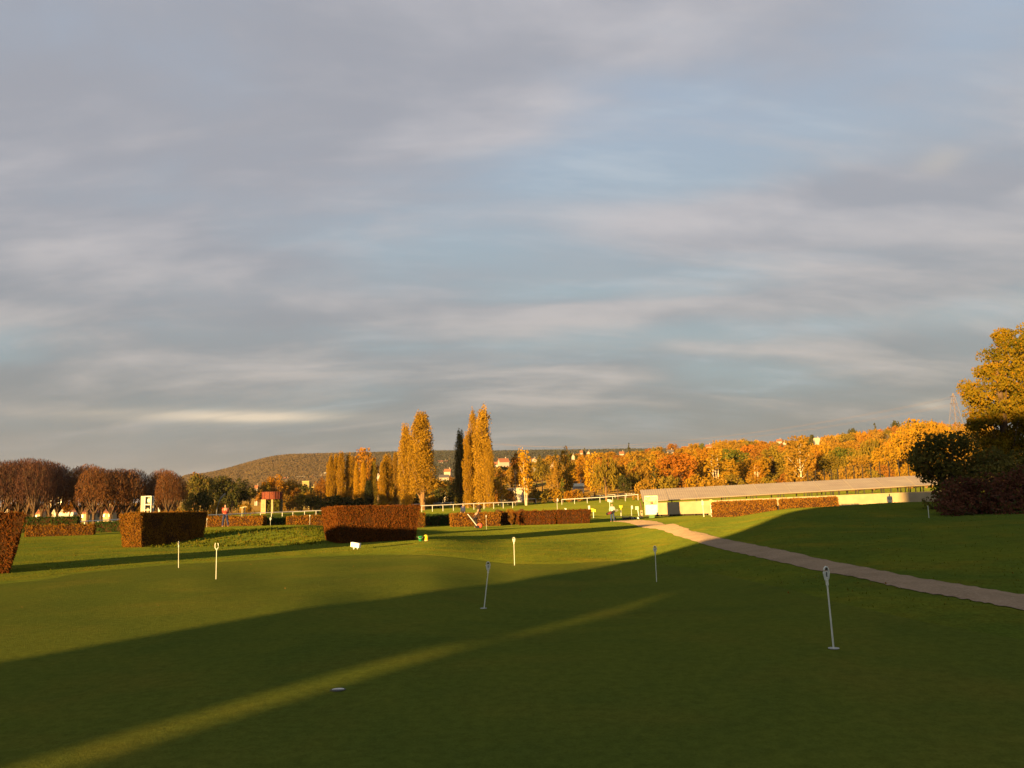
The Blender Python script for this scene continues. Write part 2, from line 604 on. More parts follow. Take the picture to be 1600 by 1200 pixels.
def build_green():
    px = [(0, 913), (120, 897), (250, 884), (350, 878), (480, 871), (620, 867), (700, 871), (790, 881), (870, 882),
          (960, 877), (1050, 884), (1150, 903), (1250, 926), (1400, 963), (1600, 1004)]
    edge = [gp(*p) for p in px]
    edge = [Vector((-21, 8, 0)), Vector((-18, 14, 0))] + edge + [Vector((6.2, 4.6, 0)), Vector((5.5, 1.0, 0)), Vector((3, -5, 0))]
    left = [Vector((-3, -6, 0)), Vector((-9, -5, 0)), Vector((-15, -2, 0)), Vector((-19, 3, 0)), Vector((-21, 8, 0))]
    ring = spline(edge, 8)[:-1] + spline([edge[-1]] + left, 6)[:-1]
    cx, cy = -4.0, 9.0
    verts = [(cx, cy, tz(cx, cy) + .007)]
    K = 34; n = len(ring); faces = []
    for j in range(1, K + 1):
        f = j / K
        for p in ring:
            x = cx + (p.x - cx) * f; y = cy + (p.y - cy) * f
            z = tz(x, y) + .007
            verts.append((x, y, z))
    for k in range(n): faces.append((0, 1 + (k + 1) % n, 1 + k))
    for j in range(1, K):
        for k in range(n):
            a = 1 + (j-1)*n; b2 = 1 + j*n
            faces.append((a + k, a + (k+1) % n, b2 + (k+1) % n, b2 + k))
    g = meshobj('putting_green', verts, faces,
                grass_mat('green_grass', (.086, .106, .017), (.108, .124, .017), (.136, .120, .019), 1.6, .26, .15, .035), None, None, True)
    g.data.flip_normals() if g.data.polygons[5].normal.z < 0 else None
    tag(g, kind='structure')


build_green()


def build_path():
    lo = [(955, 814.5), (985, 818), (1030, 828), (1085, 846), (1140, 861), (1200, 875), (1300, 897), (1400, 918), (1500, 936), (1600, 955)]
    hi = [(1003, 812.5), (1030, 816), (1062, 822), (1105, 835), (1155, 847), (1215, 859), (1310, 880), (1400, 897), (1500, 915), (1600, 931)]
    L = [gp(*p) for p in lo]; H = [gp(*p) for p in hi]
    d1 = (L[-1] - L[-2]).normalized()
    L += [L[-1] + d1 * 3, L[-1] + d1 * 8]; H += [H[-1] + d1 * 3, H[-1] + d1 * 8]
    L = spline(L, 16); H = spline(H, 16)
    verts = []; faces = []; W = 8
    for i, (a, b) in enumerate(zip(L, H)):
        j1 = 0.05 * math.sin(i * 1.7) + 0.06 * random.uniform(-1, 1)
        j2 = 0.05 * math.sin(i * 1.1) + 0.06 * random.uniform(-1, 1)
        d = (b - a).normalized()
        a2 = a + d * j1; b2 = b + d * j2
        for k in range(W + 1):
            t = k / W
            p = a2.lerp(b2, t)
            z = tz(p.x, p.y) + (.012 + .02 * math.sin(t * math.pi))
            verts.append((p.x, p.y, z))
    for i in range(len(L) - 1):
        for k in range(W):
            faces.append((i*(W+1)+k, i*(W+1)+k+1, (i+1)*(W+1)+k+1, (i+1)*(W+1)+k))
    m, b = mat_new('path_gravel')
    geo = b.new('ShaderNodeNewGeometry'); pos = geo.outputs['Position']
    c = b.mix(b.ramp(b.noise(pos, 0.9, 4, .6), .3, .7), (.27, .195, .125), (.21, .15, .095))
    c = b.mix(b.math('MULTIPLY', b.ramp(b.noise(pos, 22, 4, .8), .45, .7), .75), c, (.36, .28, .19))
    c = b.mix(b.math('MULTIPLY', b.ramp(b.noise(pos, 2.7, 4, .7), .56, .75), .5), c, (.12, .11, .04))
    d = b.new('ShaderNodeBsdfDiffuse'); d.inputs['Roughness'].default_value = 1; b.link(c, d.inputs[0])
    bp = b.new('ShaderNodeBump'); bp.inputs['Strength'].default_value = .6; bp.inputs['Distance'].default_value = .015
    b.link(b.noise(pos, 30, 3, .8), bp.inputs['Height']); b.link(bp.outputs[0], d.inputs['Normal'])
    o = b.new('ShaderNodeOutputMaterial'); b.link(d.outputs[0], o.inputs[0])
    p = meshobj('path', verts, faces, m, None, None, True)
    if p.data.polygons[5].normal.z < 0: p.data.flip_normals()
    tag(p, kind='structure')


build_path()


# ------------------------------------------------------------------ clubhouse behind the camera (casts the big shadow)
def S(s, v, z=0.0):
    p = SD * s + SV * v
    return Vector((p.x, p.y, z))


def build_clubhouse():
    wall = plain('clubhouse_render', (.55, .50, .42), .8)
    roofm = plain('clubhouse_roof', (.12, .08, .06), .8)
    glass = plain('window_glass', (.05, .06, .07), .1, spec=.6)
    root = empty('clubhouse', S(-38, 2))
    root.rotation_euler = (0, 0, -SUN_AZ)
    tag(root, 'long pale two storey clubhouse with a dark roof and a narrow passage', 'clubhouse')
    H = 11.75; s0 = 0.0
    a = MB()
    # local x = across the sun (v), local y = along the sun
    gl, gr, gh = -5.54, -5.18, 3.5      # the narrow open passage
    def blk(v0, v1, z0, z1, y0=-3, y1=3):
        a.box(((v0 + v1) / 2 - 2, (y0 + y1) / 2, (z0 + z1) / 2), (v1 - v0, y1 - y0, z1 - z0))
    blk(-9.42, gl, 0, gh, -3, 3)
    blk(gr, 24, 0, gh, -3, 3)
    blk(-9.42, 24, gh, 9.4)
    a.build('wall', wall, root)
    rf = MB()
    x0, x1 = -9.57 - 2, 24.3 - 2
    rf.add([(x0, -3.4, 9.4), (x1, -3.4, 9.4), (x1, 3.4, 9.4), (x0, 3.4, 9.4), (x0, 0, H), (x1, 0, H)],
           [(0, 1, 5, 4), (2, 3, 4, 5), (0, 4, 3), (1, 2, 5), (3, 2, 1, 0)])
    r_ = rf.build('roof', roofm, root)
    for k in range(2):
        c = MB(); c.box((2 + k * 12, 0.8, H - .2), (1.0, .8, 1.6)); c.build('chimney', wall, r_)
    for k in range(7):
        for z in (1.7, 5.6):
            w = MB(); w.box((-5 + k * 4.1, 3.03, z), (1.4, .08, 1.8)); w.build('window', glass, root)


build_clubhouse()


# ------------------------------------------------------------------ hedges
HEDGE_CORE = plain('hedge_twigs', (.045, .022, .010), 1, var=.4, scale=9, spec=0)
BEECH = leafmat('beech_leaves', (.135, .058, .010), (.255, .118, .017), (.09, .08, .012), .15)
BEECH_RED = leafmat('copper_leaves', (.065, .021, .007), (.165, .058, .012), (.06, .05, .01), .15)
BOXGREEN = leafmat('clipped_green_leaves', (.018, .035, .010), (.045, .075, .016), None, .12)


def hedge(corners, zt, leaf, size, label, dens=1.0, taper=.0, name='clipped_hedge', cat='hedge', group=None, aspect=2.2, sink=.12, hang=.5, patchy=.0):
    """corners: 4 ground points in order round the top outline; zt: top heights (world z) per corner"""
    C = [Vector((c[0], c[1], 0)) for c in corners]
    mid = sum(C, Vector()) / 4
    top = [Vector((c.x, c.y, z)) for c, z in zip(C, zt)]
    bot = []
    for c in C:
        e = c + (mid - c).normalized() * taper
        bot.append(Vector((e.x, e.y, tz(e.x, e.y) - .05)))
    org = Vector((mid.x, mid.y, tz(mid.x, mid.y)))
    faces = [(bot[i], bot[(i+1) % 4], top[(i+1) % 4], top[i]) for i in range(4)] + [(top[0], top[1], top[2], top[3])]
    P = []; Nn = []
    for f in faces:
        a, b, c, d = [np.array(v) for v in f]
        area = (np.linalg.norm(np.cross(b - a, d - a)) + np.linalg.norm(np.cross(b - c, d - c))) / 2
        n = int(area / (size * size * aspect) * 2.6 * dens) + 8
        u = rng.random(n)[:, None]; v = rng.random(n)[:, None]
        p = (a * (1-u) + b * u) * (1-v) + (d * (1-u) + c * u) * v
        nr = np.cross(b - a, d - a); nr /= np.linalg.norm(nr)
        out = p.mean(0) - np.array([mid.x, mid.y, (top[0].z + bot[0].z) / 2])
        if nr.dot(out) < 0: nr = -nr
        # lumpy clipped surface
        lump = np.sin(p[:, 0:1] * 3.1 + p[:, 1:2] * 2.3) * np.sin(p[:, 2:3] * 4 + p[:, 0:1] * 1.7)
        p = p + nr * (rng.normal(size=(n, 1)) * size * .45 + lump * max(size * .6, .03) - (rng.random((n, 1)) < patchy * np.abs(lump)) * size * 2.5)
        P.append(p); Nn.append(np.repeat(nr[None], n, 0))
    P = np.vstack(P); Nn = np.vstack(Nn)
    Q = rand_quads(P, size, aspect, hang, Nn)
    k = max(20, len(P) // 60)
    u = rng.random((k, 1)); v = rng.random((k, 1)); t_ = [np.array(q) for q in top]
    ps = (t_[0] * (1-u) + t_[1] * u) * (1-v) + (t_[3] * (1-u) + t_[2] * u) * v
    ps[:, 2] += rng.random(k) ** 2 * size * 2.6
    Q = np.concatenate([Q, rand_quads(ps, size * .9, aspect * 1.3, .7)], 0); P = np.vstack([P, ps])
    Q = Q - np.array(org)[None, None]
    n = len(Q)
    st = np.sin(P[:, 0] * 5.3 / max(size * 12, .4) + P[:, 1] * 3.7 / max(size * 12, .4)) * .5 + .5
    tint = np.clip(rng.random(n) * .75 + st * .25, 0, 1)
    spot = (rng.random(n) < .10) * .8
    # core box, pulled inward
    k = size * 1.2
    def inn(v, zz):
        e = Vector((v.x, v.y, 0)); e = e + (mid - e).normalized() * k
        return np.array([e.x - org.x, e.y - org.y, zz - org.z])
    cb = [inn(v, v.z) for v in bot]; ct = [inn(v, v.z - k * .6) for v in top]
    core = [np.array([cb[i], cb[(i+1) % 4], ct[(i+1) % 4], ct[i]]) for i in range(4)] + [np.array(ct)]
    Q = np.concatenate([Q, np.array(core)], 0)
    mi = np.concatenate([np.zeros(n), np.ones(5)])
    tint = np.concatenate([tint, np.zeros(5)]); spot = np.concatenate([spot, np.zeros(5)])
    me = quads_mesh(name, Q, [leaf, HEDGE_CORE], tint, spot, mi)
    o = bpy.data.objects.new(name, me); COL.objects.link(o)
    o.location = org
    tag(o, label, cat, group)
    return o


def P2(px, d): 
    p = at(px, d); return (p.x, p.y)


# the three tall clipped blocks
ex = P2(36.5, 22.4)
hedge([P2(36.5, 22.4), P2(28.5, 24.4), (ex[0] - 4.6, ex[1] + .5), (ex[0] - 4.6, ex[1] - 1.9)],
      [topz(37, 803.5, 22.4), topz(29, 803, 24.4), 1.58, 1.60], BEECH_RED, .028,
      'tall reddish clipped hedge cut by the left edge of the view', taper=.42, group='tall clipped hedge blocks', patchy=.5)
c0 = Vector((*P2(217, 36.6), 0)); e = Vector((.31, .95, 0)); w = Vector((-.95, .31, 0))
c1 = c0 + e * 4.5; c2 = c1 + w * 1.25; c3 = c0 + w * 1.15
hedge([c0, c1, c2, c3], [topz(222, 802.5, 36.6), topz(320, 800, 41), topz(300, 800.5, 41), topz(190, 803, 37)], BEECH, .032,
      'tall clipped hedge with a bright narrow end, left of the grassy bank', taper=.22, group='tall clipped hedge blocks')
c0 = Vector((*P2(525, 36), 0)); e = Vector((.9, .44, 0)); w = Vector((-.44, .9, 0))
c1 = c0 + e * 3.85; c2 = c1 + w * 2.9; c3 = c0 + w * 2.9
hedge([c0, c1, c2, c3], [topz(525, 792.5, 36), topz(655, 790.5, 37.8), topz(640, 791, 40), topz(497, 794.5, 38.7)], BEECH_RED, .032,
      'tall red brown clipped hedge block behind the white marker box', taper=.30, group='tall clipped hedge blocks')


def seg(px0, px1, d0, d1, t0, t1, leaf, size, label, depth=1.2, **kw):
    a = Vector((*P2(px0, d0), 0)); b = Vector((*P2(px1, d1), 0))
    n = Vector((-(b - a).y, (b - a).x, 0)).normalized() * depth
    return hedge([a, b, b + n, a + n], [topz(px0, t0, d0), topz(px1, t1, d1)] * 1 + [topz(px1, t1, d1), topz(px0, t0, d0)],
                 leaf, size, label, name='low_hedge', **kw)


LH = 'low clipped hedges around the practice area'
seg(37, 147, 74, 76, 823, 820.5, BEECH, .075, 'low brown hedge at the far left in front of the green one', group=LH, taper=.1, patchy=.5)
seg(30, 121, 98, 100, 810, 808, BOXGREEN, .09, 'low dark green hedge below the white coach at the far left', group=LH)
seg(148, 192, 86, 86, 817.5, 816, BOXGREEN, .09, 'short dark green hedge under the white rail beside the tall hedge', group=LH)
seg(312, 411, 74, 74, 808.5, 808, BEECH, .07, 'low orange hedge behind the golfer in red on the bank', group=LH, taper=.1, patchy=.5)
seg(408, 450, 79, 79, 810.5, 810, BOXGREEN, .08, 'short hedge coloured dark as shade in the orange hedge gap left of middle block', group=LH, depth=3)  # shadowed return of the hedge, its shade given as dark green leaves
seg(447, 520, 74, 75, 808, 805.5, BEECH, .07, 'low orange hedge running behind the left end of the middle block', group=LH, taper=.1, patchy=.5)
seg(600, 665, 76, 77, 805, 802.5, BEECH, .07, 'low orange hedge emerging right of the middle block', group=LH, taper=.1, patchy=.5)
seg(664, 707, 82, 82, 805.5, 805, BOXGREEN, .08, 'short dark green hedge in the gap left of the golfer with the trolley', group=LH, depth=2)
seg(705, 783, 77, 78, 803.5, 801.5, BEECH, .07, 'low orange hedge behind the golfer with the trolley', group=LH, taper=.1, patchy=.5)
seg(782, 817, 80.5, 80.5, 802, 800.5, BEECH_RED, .07, 'dark set back piece of the long low hedge right of the trolley', group=LH, taper=.1, patchy=.5)
seg(815, 870, 78, 79, 800.5, 798.5, BEECH_RED, .07, 'red brown low hedge piece in the middle of the long row', group=LH, taper=.15, patchy=.7)
seg(869, 925, 79, 80, 798.5, 797, BEECH_RED, .07, 'red brown low hedge piece at the right end of the long row', group=LH, taper=.25, patchy=.7)
seg(1113, 1214, 88, 86, 785.8, 781.3, BEECH, .075, 'long brown hedge against the cream wall behind the pointed post', group=LH)
seg(1221, 1311, 85, 84, 781.3, 776.8, BEECH, .075, 'brown hedge against the cream wall right of the wall pier', group=LH)


# ------------------------------------------------------------------ longer grass outside the green, and fallen leaves
def scatter_grass():
    n = 90000
    d = 11 + 60 * rng.random(n) ** 1.2
    px = rng.uniform(-60, 1660, n)
    X = (px - 800) / 1302 * d
    # keep off the green and the path
    gx = [0, 120, 250, 350, 480, 620, 700, 790, 870, 960, 1050, 1150, 1250, 1400, 1600]
    gy = [913, 897, 884, 878, 871, 867, 871, 881, 882, 877, 884, 903, 926, 963, 1004]
    Z = terrain(X, d)
    P = np.stack([X, d, Z], 1) - np.array(EYE)
    den = P @ np.array(cf); sx = 800 + FPX * (P @ np.array(cr)) / den; sy = 600 - FPX * (P @ np.array(cu)) / den
    keep = sy < np.interp(sx, gx, gy) - 3
    lo = np.interp(sx, [955, 985, 1030, 1085, 1140, 1200, 1300, 1400, 1500, 1600], [814.5, 818, 828, 846, 861, 875, 897, 918, 936, 955])
    hi = np.interp(sx, [1003, 1030, 1062, 1105, 1155, 1215, 1310, 1400, 1500, 1600], [812.5, 816, 822, 835, 847, 859, 880, 897, 915, 931])
    keep &= ~((sx > 950) & (sy > hi - 1) & (sy < lo + 1))
    bank = (sx > 228) & (sx < 505) & (d > 36) & (d < 46)
    keep &= (rng.random(n) < np.where(sx > 980, .12, .45)) | bank
    X, d, Z, bank = X[keep], d[keep], Z[keep], bank[keep]
    m = len(X)
    h = np.where(bank, rng.uniform(.04, .12, m), rng.uniform(.015, .045, m)); w = np.where(bank, .03, .014) * (d / 25) ** .5
    a = rng.uniform(0, 6.283, m); lx = rng.normal(size=m) * h * .4; ly = rng.normal(size=m) * h * .4
    cx, cy = np.cos(a) * w, np.sin(a) * w
    z0 = Z - .005
    Q = np.stack([np.stack([X - cx, d - cy, z0], 1), np.stack([X + cx, d + cy, z0], 1), np.stack([X + lx + cx * .2, d + ly + cy * .2, z0 + h], 1), np.stack([X + lx - cx * .2, d + ly - cy * .2, z0 + h], 1)], 1)
    me = quads_mesh('grass_tufts', Q, leafmat('grass_blades', (.075, .090, .008), (.105, .115, .009), (.14, .11, .015), .35), rng.random(m), (rng.random(m) < .15) * 1.0)
    o = bpy.data.objects.new('grass_tufts', me); COL.objects.link(o)
    tag(o, 'longer grass tufts on the lawn around the putting green', 'grass', kind='stuff')
    n = 170
    d = 13 + 60 * rng.random(n) ** 1.1; X = (rng.uniform(-40, 1640, n) - 800) / 1302 * d
    Z = terrain(X, d) + .022
    P = np.stack([X, d, Z], 1)
    Q = rand_quads(P, .028, 1.4, 0, np.repeat(np.array([[0, 0, 1.6]]), n, 0))
    me = quads_mesh('fallen_leaves', Q, leafmat('fallen_leaf', (.12, .05, .012), (.24, .12, .025), None, .1), rng.random(n))
    o = bpy.data.objects.new('fallen_leaves', me); COL.objects.link(o)
    tag(o, 'small fallen brown leaves scattered over the lawn', 'leaves', kind='stuff')


scatter_grass()

# ------------------------------------------------------------------ paints and small things
WHITE = plain('white_paint', (.56, .56, .53), .5, scale=8)
PIN_WHITE = plain('pin_white', (.62, .64, .56), .4)
CREAM = plain('cream_render', (.36, .285, .17), .85, var=.10, scale=1.2)
DARKMETAL = plain('dark_metal', (.04, .035, .03), .5)
GREYDOOR = plain('grey_shutter', (.10, .09, .10), .6)
YELLOW = plain('yellow_plastic', (.75, .55, .03), .5)
GREENPL = plain('green_plastic', (.02, .25, .09), .5)
GREENPAINT = plain('green_painted_base', (.10, .20, .05), .7)
REDPL = plain('red_plastic', (.60, .07, .03), .5)
BLACK = plain('black_fabric', (.015, .015, .018), .8)
NAVY = plain('navy_fabric', (.02, .03, .09), .9)
DENIM = plain('blue_denim', (.03, .05, .14), .9)
REDSHIRT = plain('red_fabric', (.30, .04, .02), .9)
WHITESHIRT = plain('white_fabric', (.55, .52, .46), .9)
BROWNFAB = plain('dark_brown_fabric', (.05, .03, .02), .9)
SKIN = plain('skin', (.45, .25, .16), .6)
HAIR = plain('dark_hair', (.02, .012, .008), .8)
GREYHAIR = plain('pale_cap', (.5, .47, .40), .8)
STONE = plain('old_stone', (.36, .27, .14), .9, var=.2, scale=2)
RUST = plain('rusty_iron', (.15, .036, .017), .8, var=.35, scale=3)
SLATE = plain('slate_roof', (.10, .09, .09), .7)
TILE = plain('tile_roof', (.26, .10, .05), .8)
HOUSEW = plain('house_plaster', (.36, .32, .28), .85)
HOUSEG = plain('weathered_plaster', (.40, .35, .28), .85)
WINDOWM = plain('dark_window', (.04, .045, .05), .2, spec=.6)
SOIL = plain('cup_soil', (.03, .02, .01), 1)


# ------------------------------------------------------------------ putting pins
def loop_part(mb, c, w, h, t, n=14):
    """upright oval ring, narrow at its foot"""
    pts = []
    for k in range(n + 1):
        a = -math.pi / 2 + 2 * math.pi * k / n
        pts.append((c[0] + math.cos(a) * w * (1 if math.sin(a) > 0 else .8), c[1], c[2] + (math.sin(a) + 1) * h / 2))
    mb.tube(pts, t, 6, cap=False)


def pin(px, py, top, label, lean=(0, 0), fork=False, yaw=0.0, cup=True, d=None, head=1.0):
    b = gp(px, py) if d is None else at(px, d)
    dist = b.y
    h = (py - top) / FPX * dist
    root = empty('putting_pin', b, yaw)
    tag(root, label, 'practice pin', 'white practice pins on the putting greens')
    hh = .15 * head
    T = Vector((lean[0] * h, lean[1] * h, h))
    u = T.normalized()
    neck = T - u * hh
    p = MB(); p.tube([(0, 0, -.06), tuple(neck)], [.0085, .0075], 8)
    p.build('shaft', PIN_WHITE, root)
    q = MB()
    W = .034 * head
    if fork:
        for sgn in (-1, 1):
            q.tube([tuple(neck), tuple(neck + Vector((sgn * W, 0, hh * .3))), tuple(neck + Vector((sgn * W * 1.1, 0, hh * .7))), tuple(T + Vector((sgn * W * .8, 0, 0)))], .0085, 6)
    else:
        off = neck
        loop_part(q, off, W, hh * .95, .008)
        # number plate and the top knob
        q.box((off.x, off.y, off.z + hh * .42), (W * 1.3, .004, hh * .5))
        q.tube([tuple(neck - u * .04), tuple(neck + u * .02)], .014, 8)
    hd = q.build('number_head', PIN_WHITE, root)
    if not fork:
        k = MB(); k.box((neck.x, neck.y - .006, neck.z + hh * .80), (W * .7, .006, hh * .17)); k.build('number_hole', DARKMETAL, hd)
        k = MB(); k.box((neck.x, neck.y - .0055, neck.z + hh * .45), (W * .28, .004, hh * .3)); k.build('number_mark', DARKMETAL, hd)
    if cup:
        c = MB(); c.lathe((0, 0, .012), [(.054, 0), (.054, .006), (.046, .008), (.040, .003)], 24); c.build('hole_cover', plain('dull_white', (.30, .31, .27), .5), root)
    return root


pin(1303, 1017, 893, 'tall white putting pin standing alone at the right of the dark green, nearest the camera', lean=(-.028, 0.0), yaw=.35, head=1.02)
pin(755.5, 952, 881, 'white putting pin leaning to the right in the middle of the shaded green', lean=(.15, 0.0), yaw=.15)
pin(1026, 910, 855, 'white putting pin in the shade between the leaning pin and the gravel path', cup=False)
pin(804, 884, 841, 'sunlit white putting pin with a round head just beyond the shadow edge', cup=False)
pin(337.5, 906, 851, 'sunlit white putting pin with a forked head at the left of the green', fork=True, cup=False)
pin(279, 888, 847, 'thin sunlit white putting pin left of the forked one', lean=(-.05, 0), yaw=1.5, cup=False, head=.8)
pin(760, 824, 802, 'small far white putting pin beside the golfer pulling a trolley', cup=False, d=66)
pin(323, 834, 820, 'tiny white pin on the grassy bank left of the golfer in red', cup=False, d=56, head=.8)
pin(422.5, 829, 816, 'tiny white pin in front of the dark gap in the orange hedge', cup=False, d=56, head=1.5)
pin(484, 829, 813, 'tiny white pin on the bank just left of the tall middle block', cup=False, d=55, head=.8)
pin(205, 835, 824, 'tiny white pin stub near the foot of the left clipped block', cup=False, d=50, head=.5) if False else None


def build_cup():
    b = gp(528, 1083)
    z = tz(b.x, b.y) + .012
    root = empty('golf_hole', (b.x, b.y, z))
    tag(root, 'small flat golf hole with white rim and shade painted inside, in the dark green', 'golf hole')
    a = MB()
    n = 32; vs = []; fs = []
    for r, zz in ((.068, .0015), (.0595, .003), (.0575, .0035), (.0575, .002)):
        for k in range(n):
            t = 2*math.pi*k/n; vs.append((r*math.cos(t), r*math.sin(t), zz))
    for i in range(3):
        for k in range(n): fs.append((i*n+k, i*n+(k+1) % n, (i+1)*n+(k+1) % n, (i+1)*n+k))
    a.add(vs, fs); a.build('rim', plain('cut_soil_lip', (.05, .05, .03), 1), root)
    def half(y0, name, mat, r0, z, sgn):
        a = MB(); n = 20; vs = []
        for k in range(n + 1):
            t = math.pi * k / n; vs.append((r0 * math.cos(t), sgn * r0 * math.sin(t) * (.98), z))
        a.add(vs, [tuple(range(n + 1)) if sgn > 0 else tuple(range(n, -1, -1))]); a.build(name, mat, root)
    half(0, 'cup_wall', plain('cup_plastic', (.44, .44, .40), .5), .054, .0045, 1)
    half(0, 'cup_shade_half', plain('cup_shadowed', (.05, .05, .05), .8), .054, .0045, -1)  # flat dark half disc; the cup's inner shade is put into its colour


build_cup()


# ------------------------------------------------------------------ marker box and buckets
def build_lawn_things():
    b = gp(555, 858)
    root = empty('marker_box', (b.x, b.y, b.z), -.35)
    tag(root, 'white tilted marker box on the lawn in front of the tall middle hedge', 'marker box')
    m = MB(); m.box((0, 0, .155), (.36, .13, .17)); o = m.build('box', plain('bright_white', (.8, .8, .76), .4), root)
    o.rotation_euler = (0, .14, 0)
    m = MB(); m.box((-.05, 0, .035), (.05, .05, .09)); m.build('foot', WHITE, root)
    m = MB(); m.box((.1, 0, .02), (.03, .03, .05)); m.build('foot', WHITE, root)
    b = gp(657, 845.5)
    root = empty('bucket', b)
    tag(root, 'green bucket on the lawn beside the right foot of the middle hedge', 'bucket')
    m = MB(); m.lathe((0, 0, 0), [(.075, 0), (.10, .20), (.106, .20), (.106, .215), (.094, .215), (.07, .02)], 18); m.build('pail', GREENPL, root, True)
    m = MB(); m.tube([(-.1, 0, .2), (-.09, -.06, .14), (0, -.11, .10), (.09, -.06, .14), (.1, 0, .2)], .005, 6); m.build('handle', WHITE, root)
    b = gp(665.5, 845)
    root = empty('ball_basket', b)
    tag(root, 'yellow upturned ball basket beside the green bucket', 'basket')
    m = MB(); m.lathe((0, 0, .02), [(.105, 0), (.10, .13), (.085, .20), (.05, .235), (.0, .245)], 18); m.build('shell', YELLOW, root, True)
    m = MB(); m.lathe((0, 0, 0), [(.112, 0), (.112, .03), (.10, .035)], 18); m.build('rim', plain('pale_orange_rim', (.7, .4, .2), .5), root)


build_lawn_things()


# ------------------------------------------------------------------ people
def skin_mesh(name, J, E, mat, parent, sub=1):
    """J: {name: (pos, radius)}; E: edges"""
    names = list(J)
    me = bpy.data.meshes.new(name)
    me.from_pydata([J[k][0] for k in names], [(names.index(a), names.index(b)) for a, b in E], [])
    o = bpy.data.objects.new(name, me); COL.objects.link(o)
    md = o.modifiers.new('skin', 'SKIN')
    md.use_smooth_shade = True
    for i, k in enumerate(names):
        r = J[k][1]
        me.skin_vertices[0].data[i].radius = r if isinstance(r, tuple) else (r, r)
    me.skin_vertices[0].data[0].use_root = True
    if sub:
        s = o.modifiers.new('sub', 'SUBSURF'); s.levels = sub; s.render_levels = sub
    dg = bpy.context.evaluated_depsgraph_get(); dg.update()
    nm = bpy.data.meshes.new_from_object(o.evaluated_get(dg))
    o.modifiers.clear(); o.data = nm
    nm.name = name
    nm.materials.clear(); nm.materials.append(mat)
    o.parent = parent
    return o


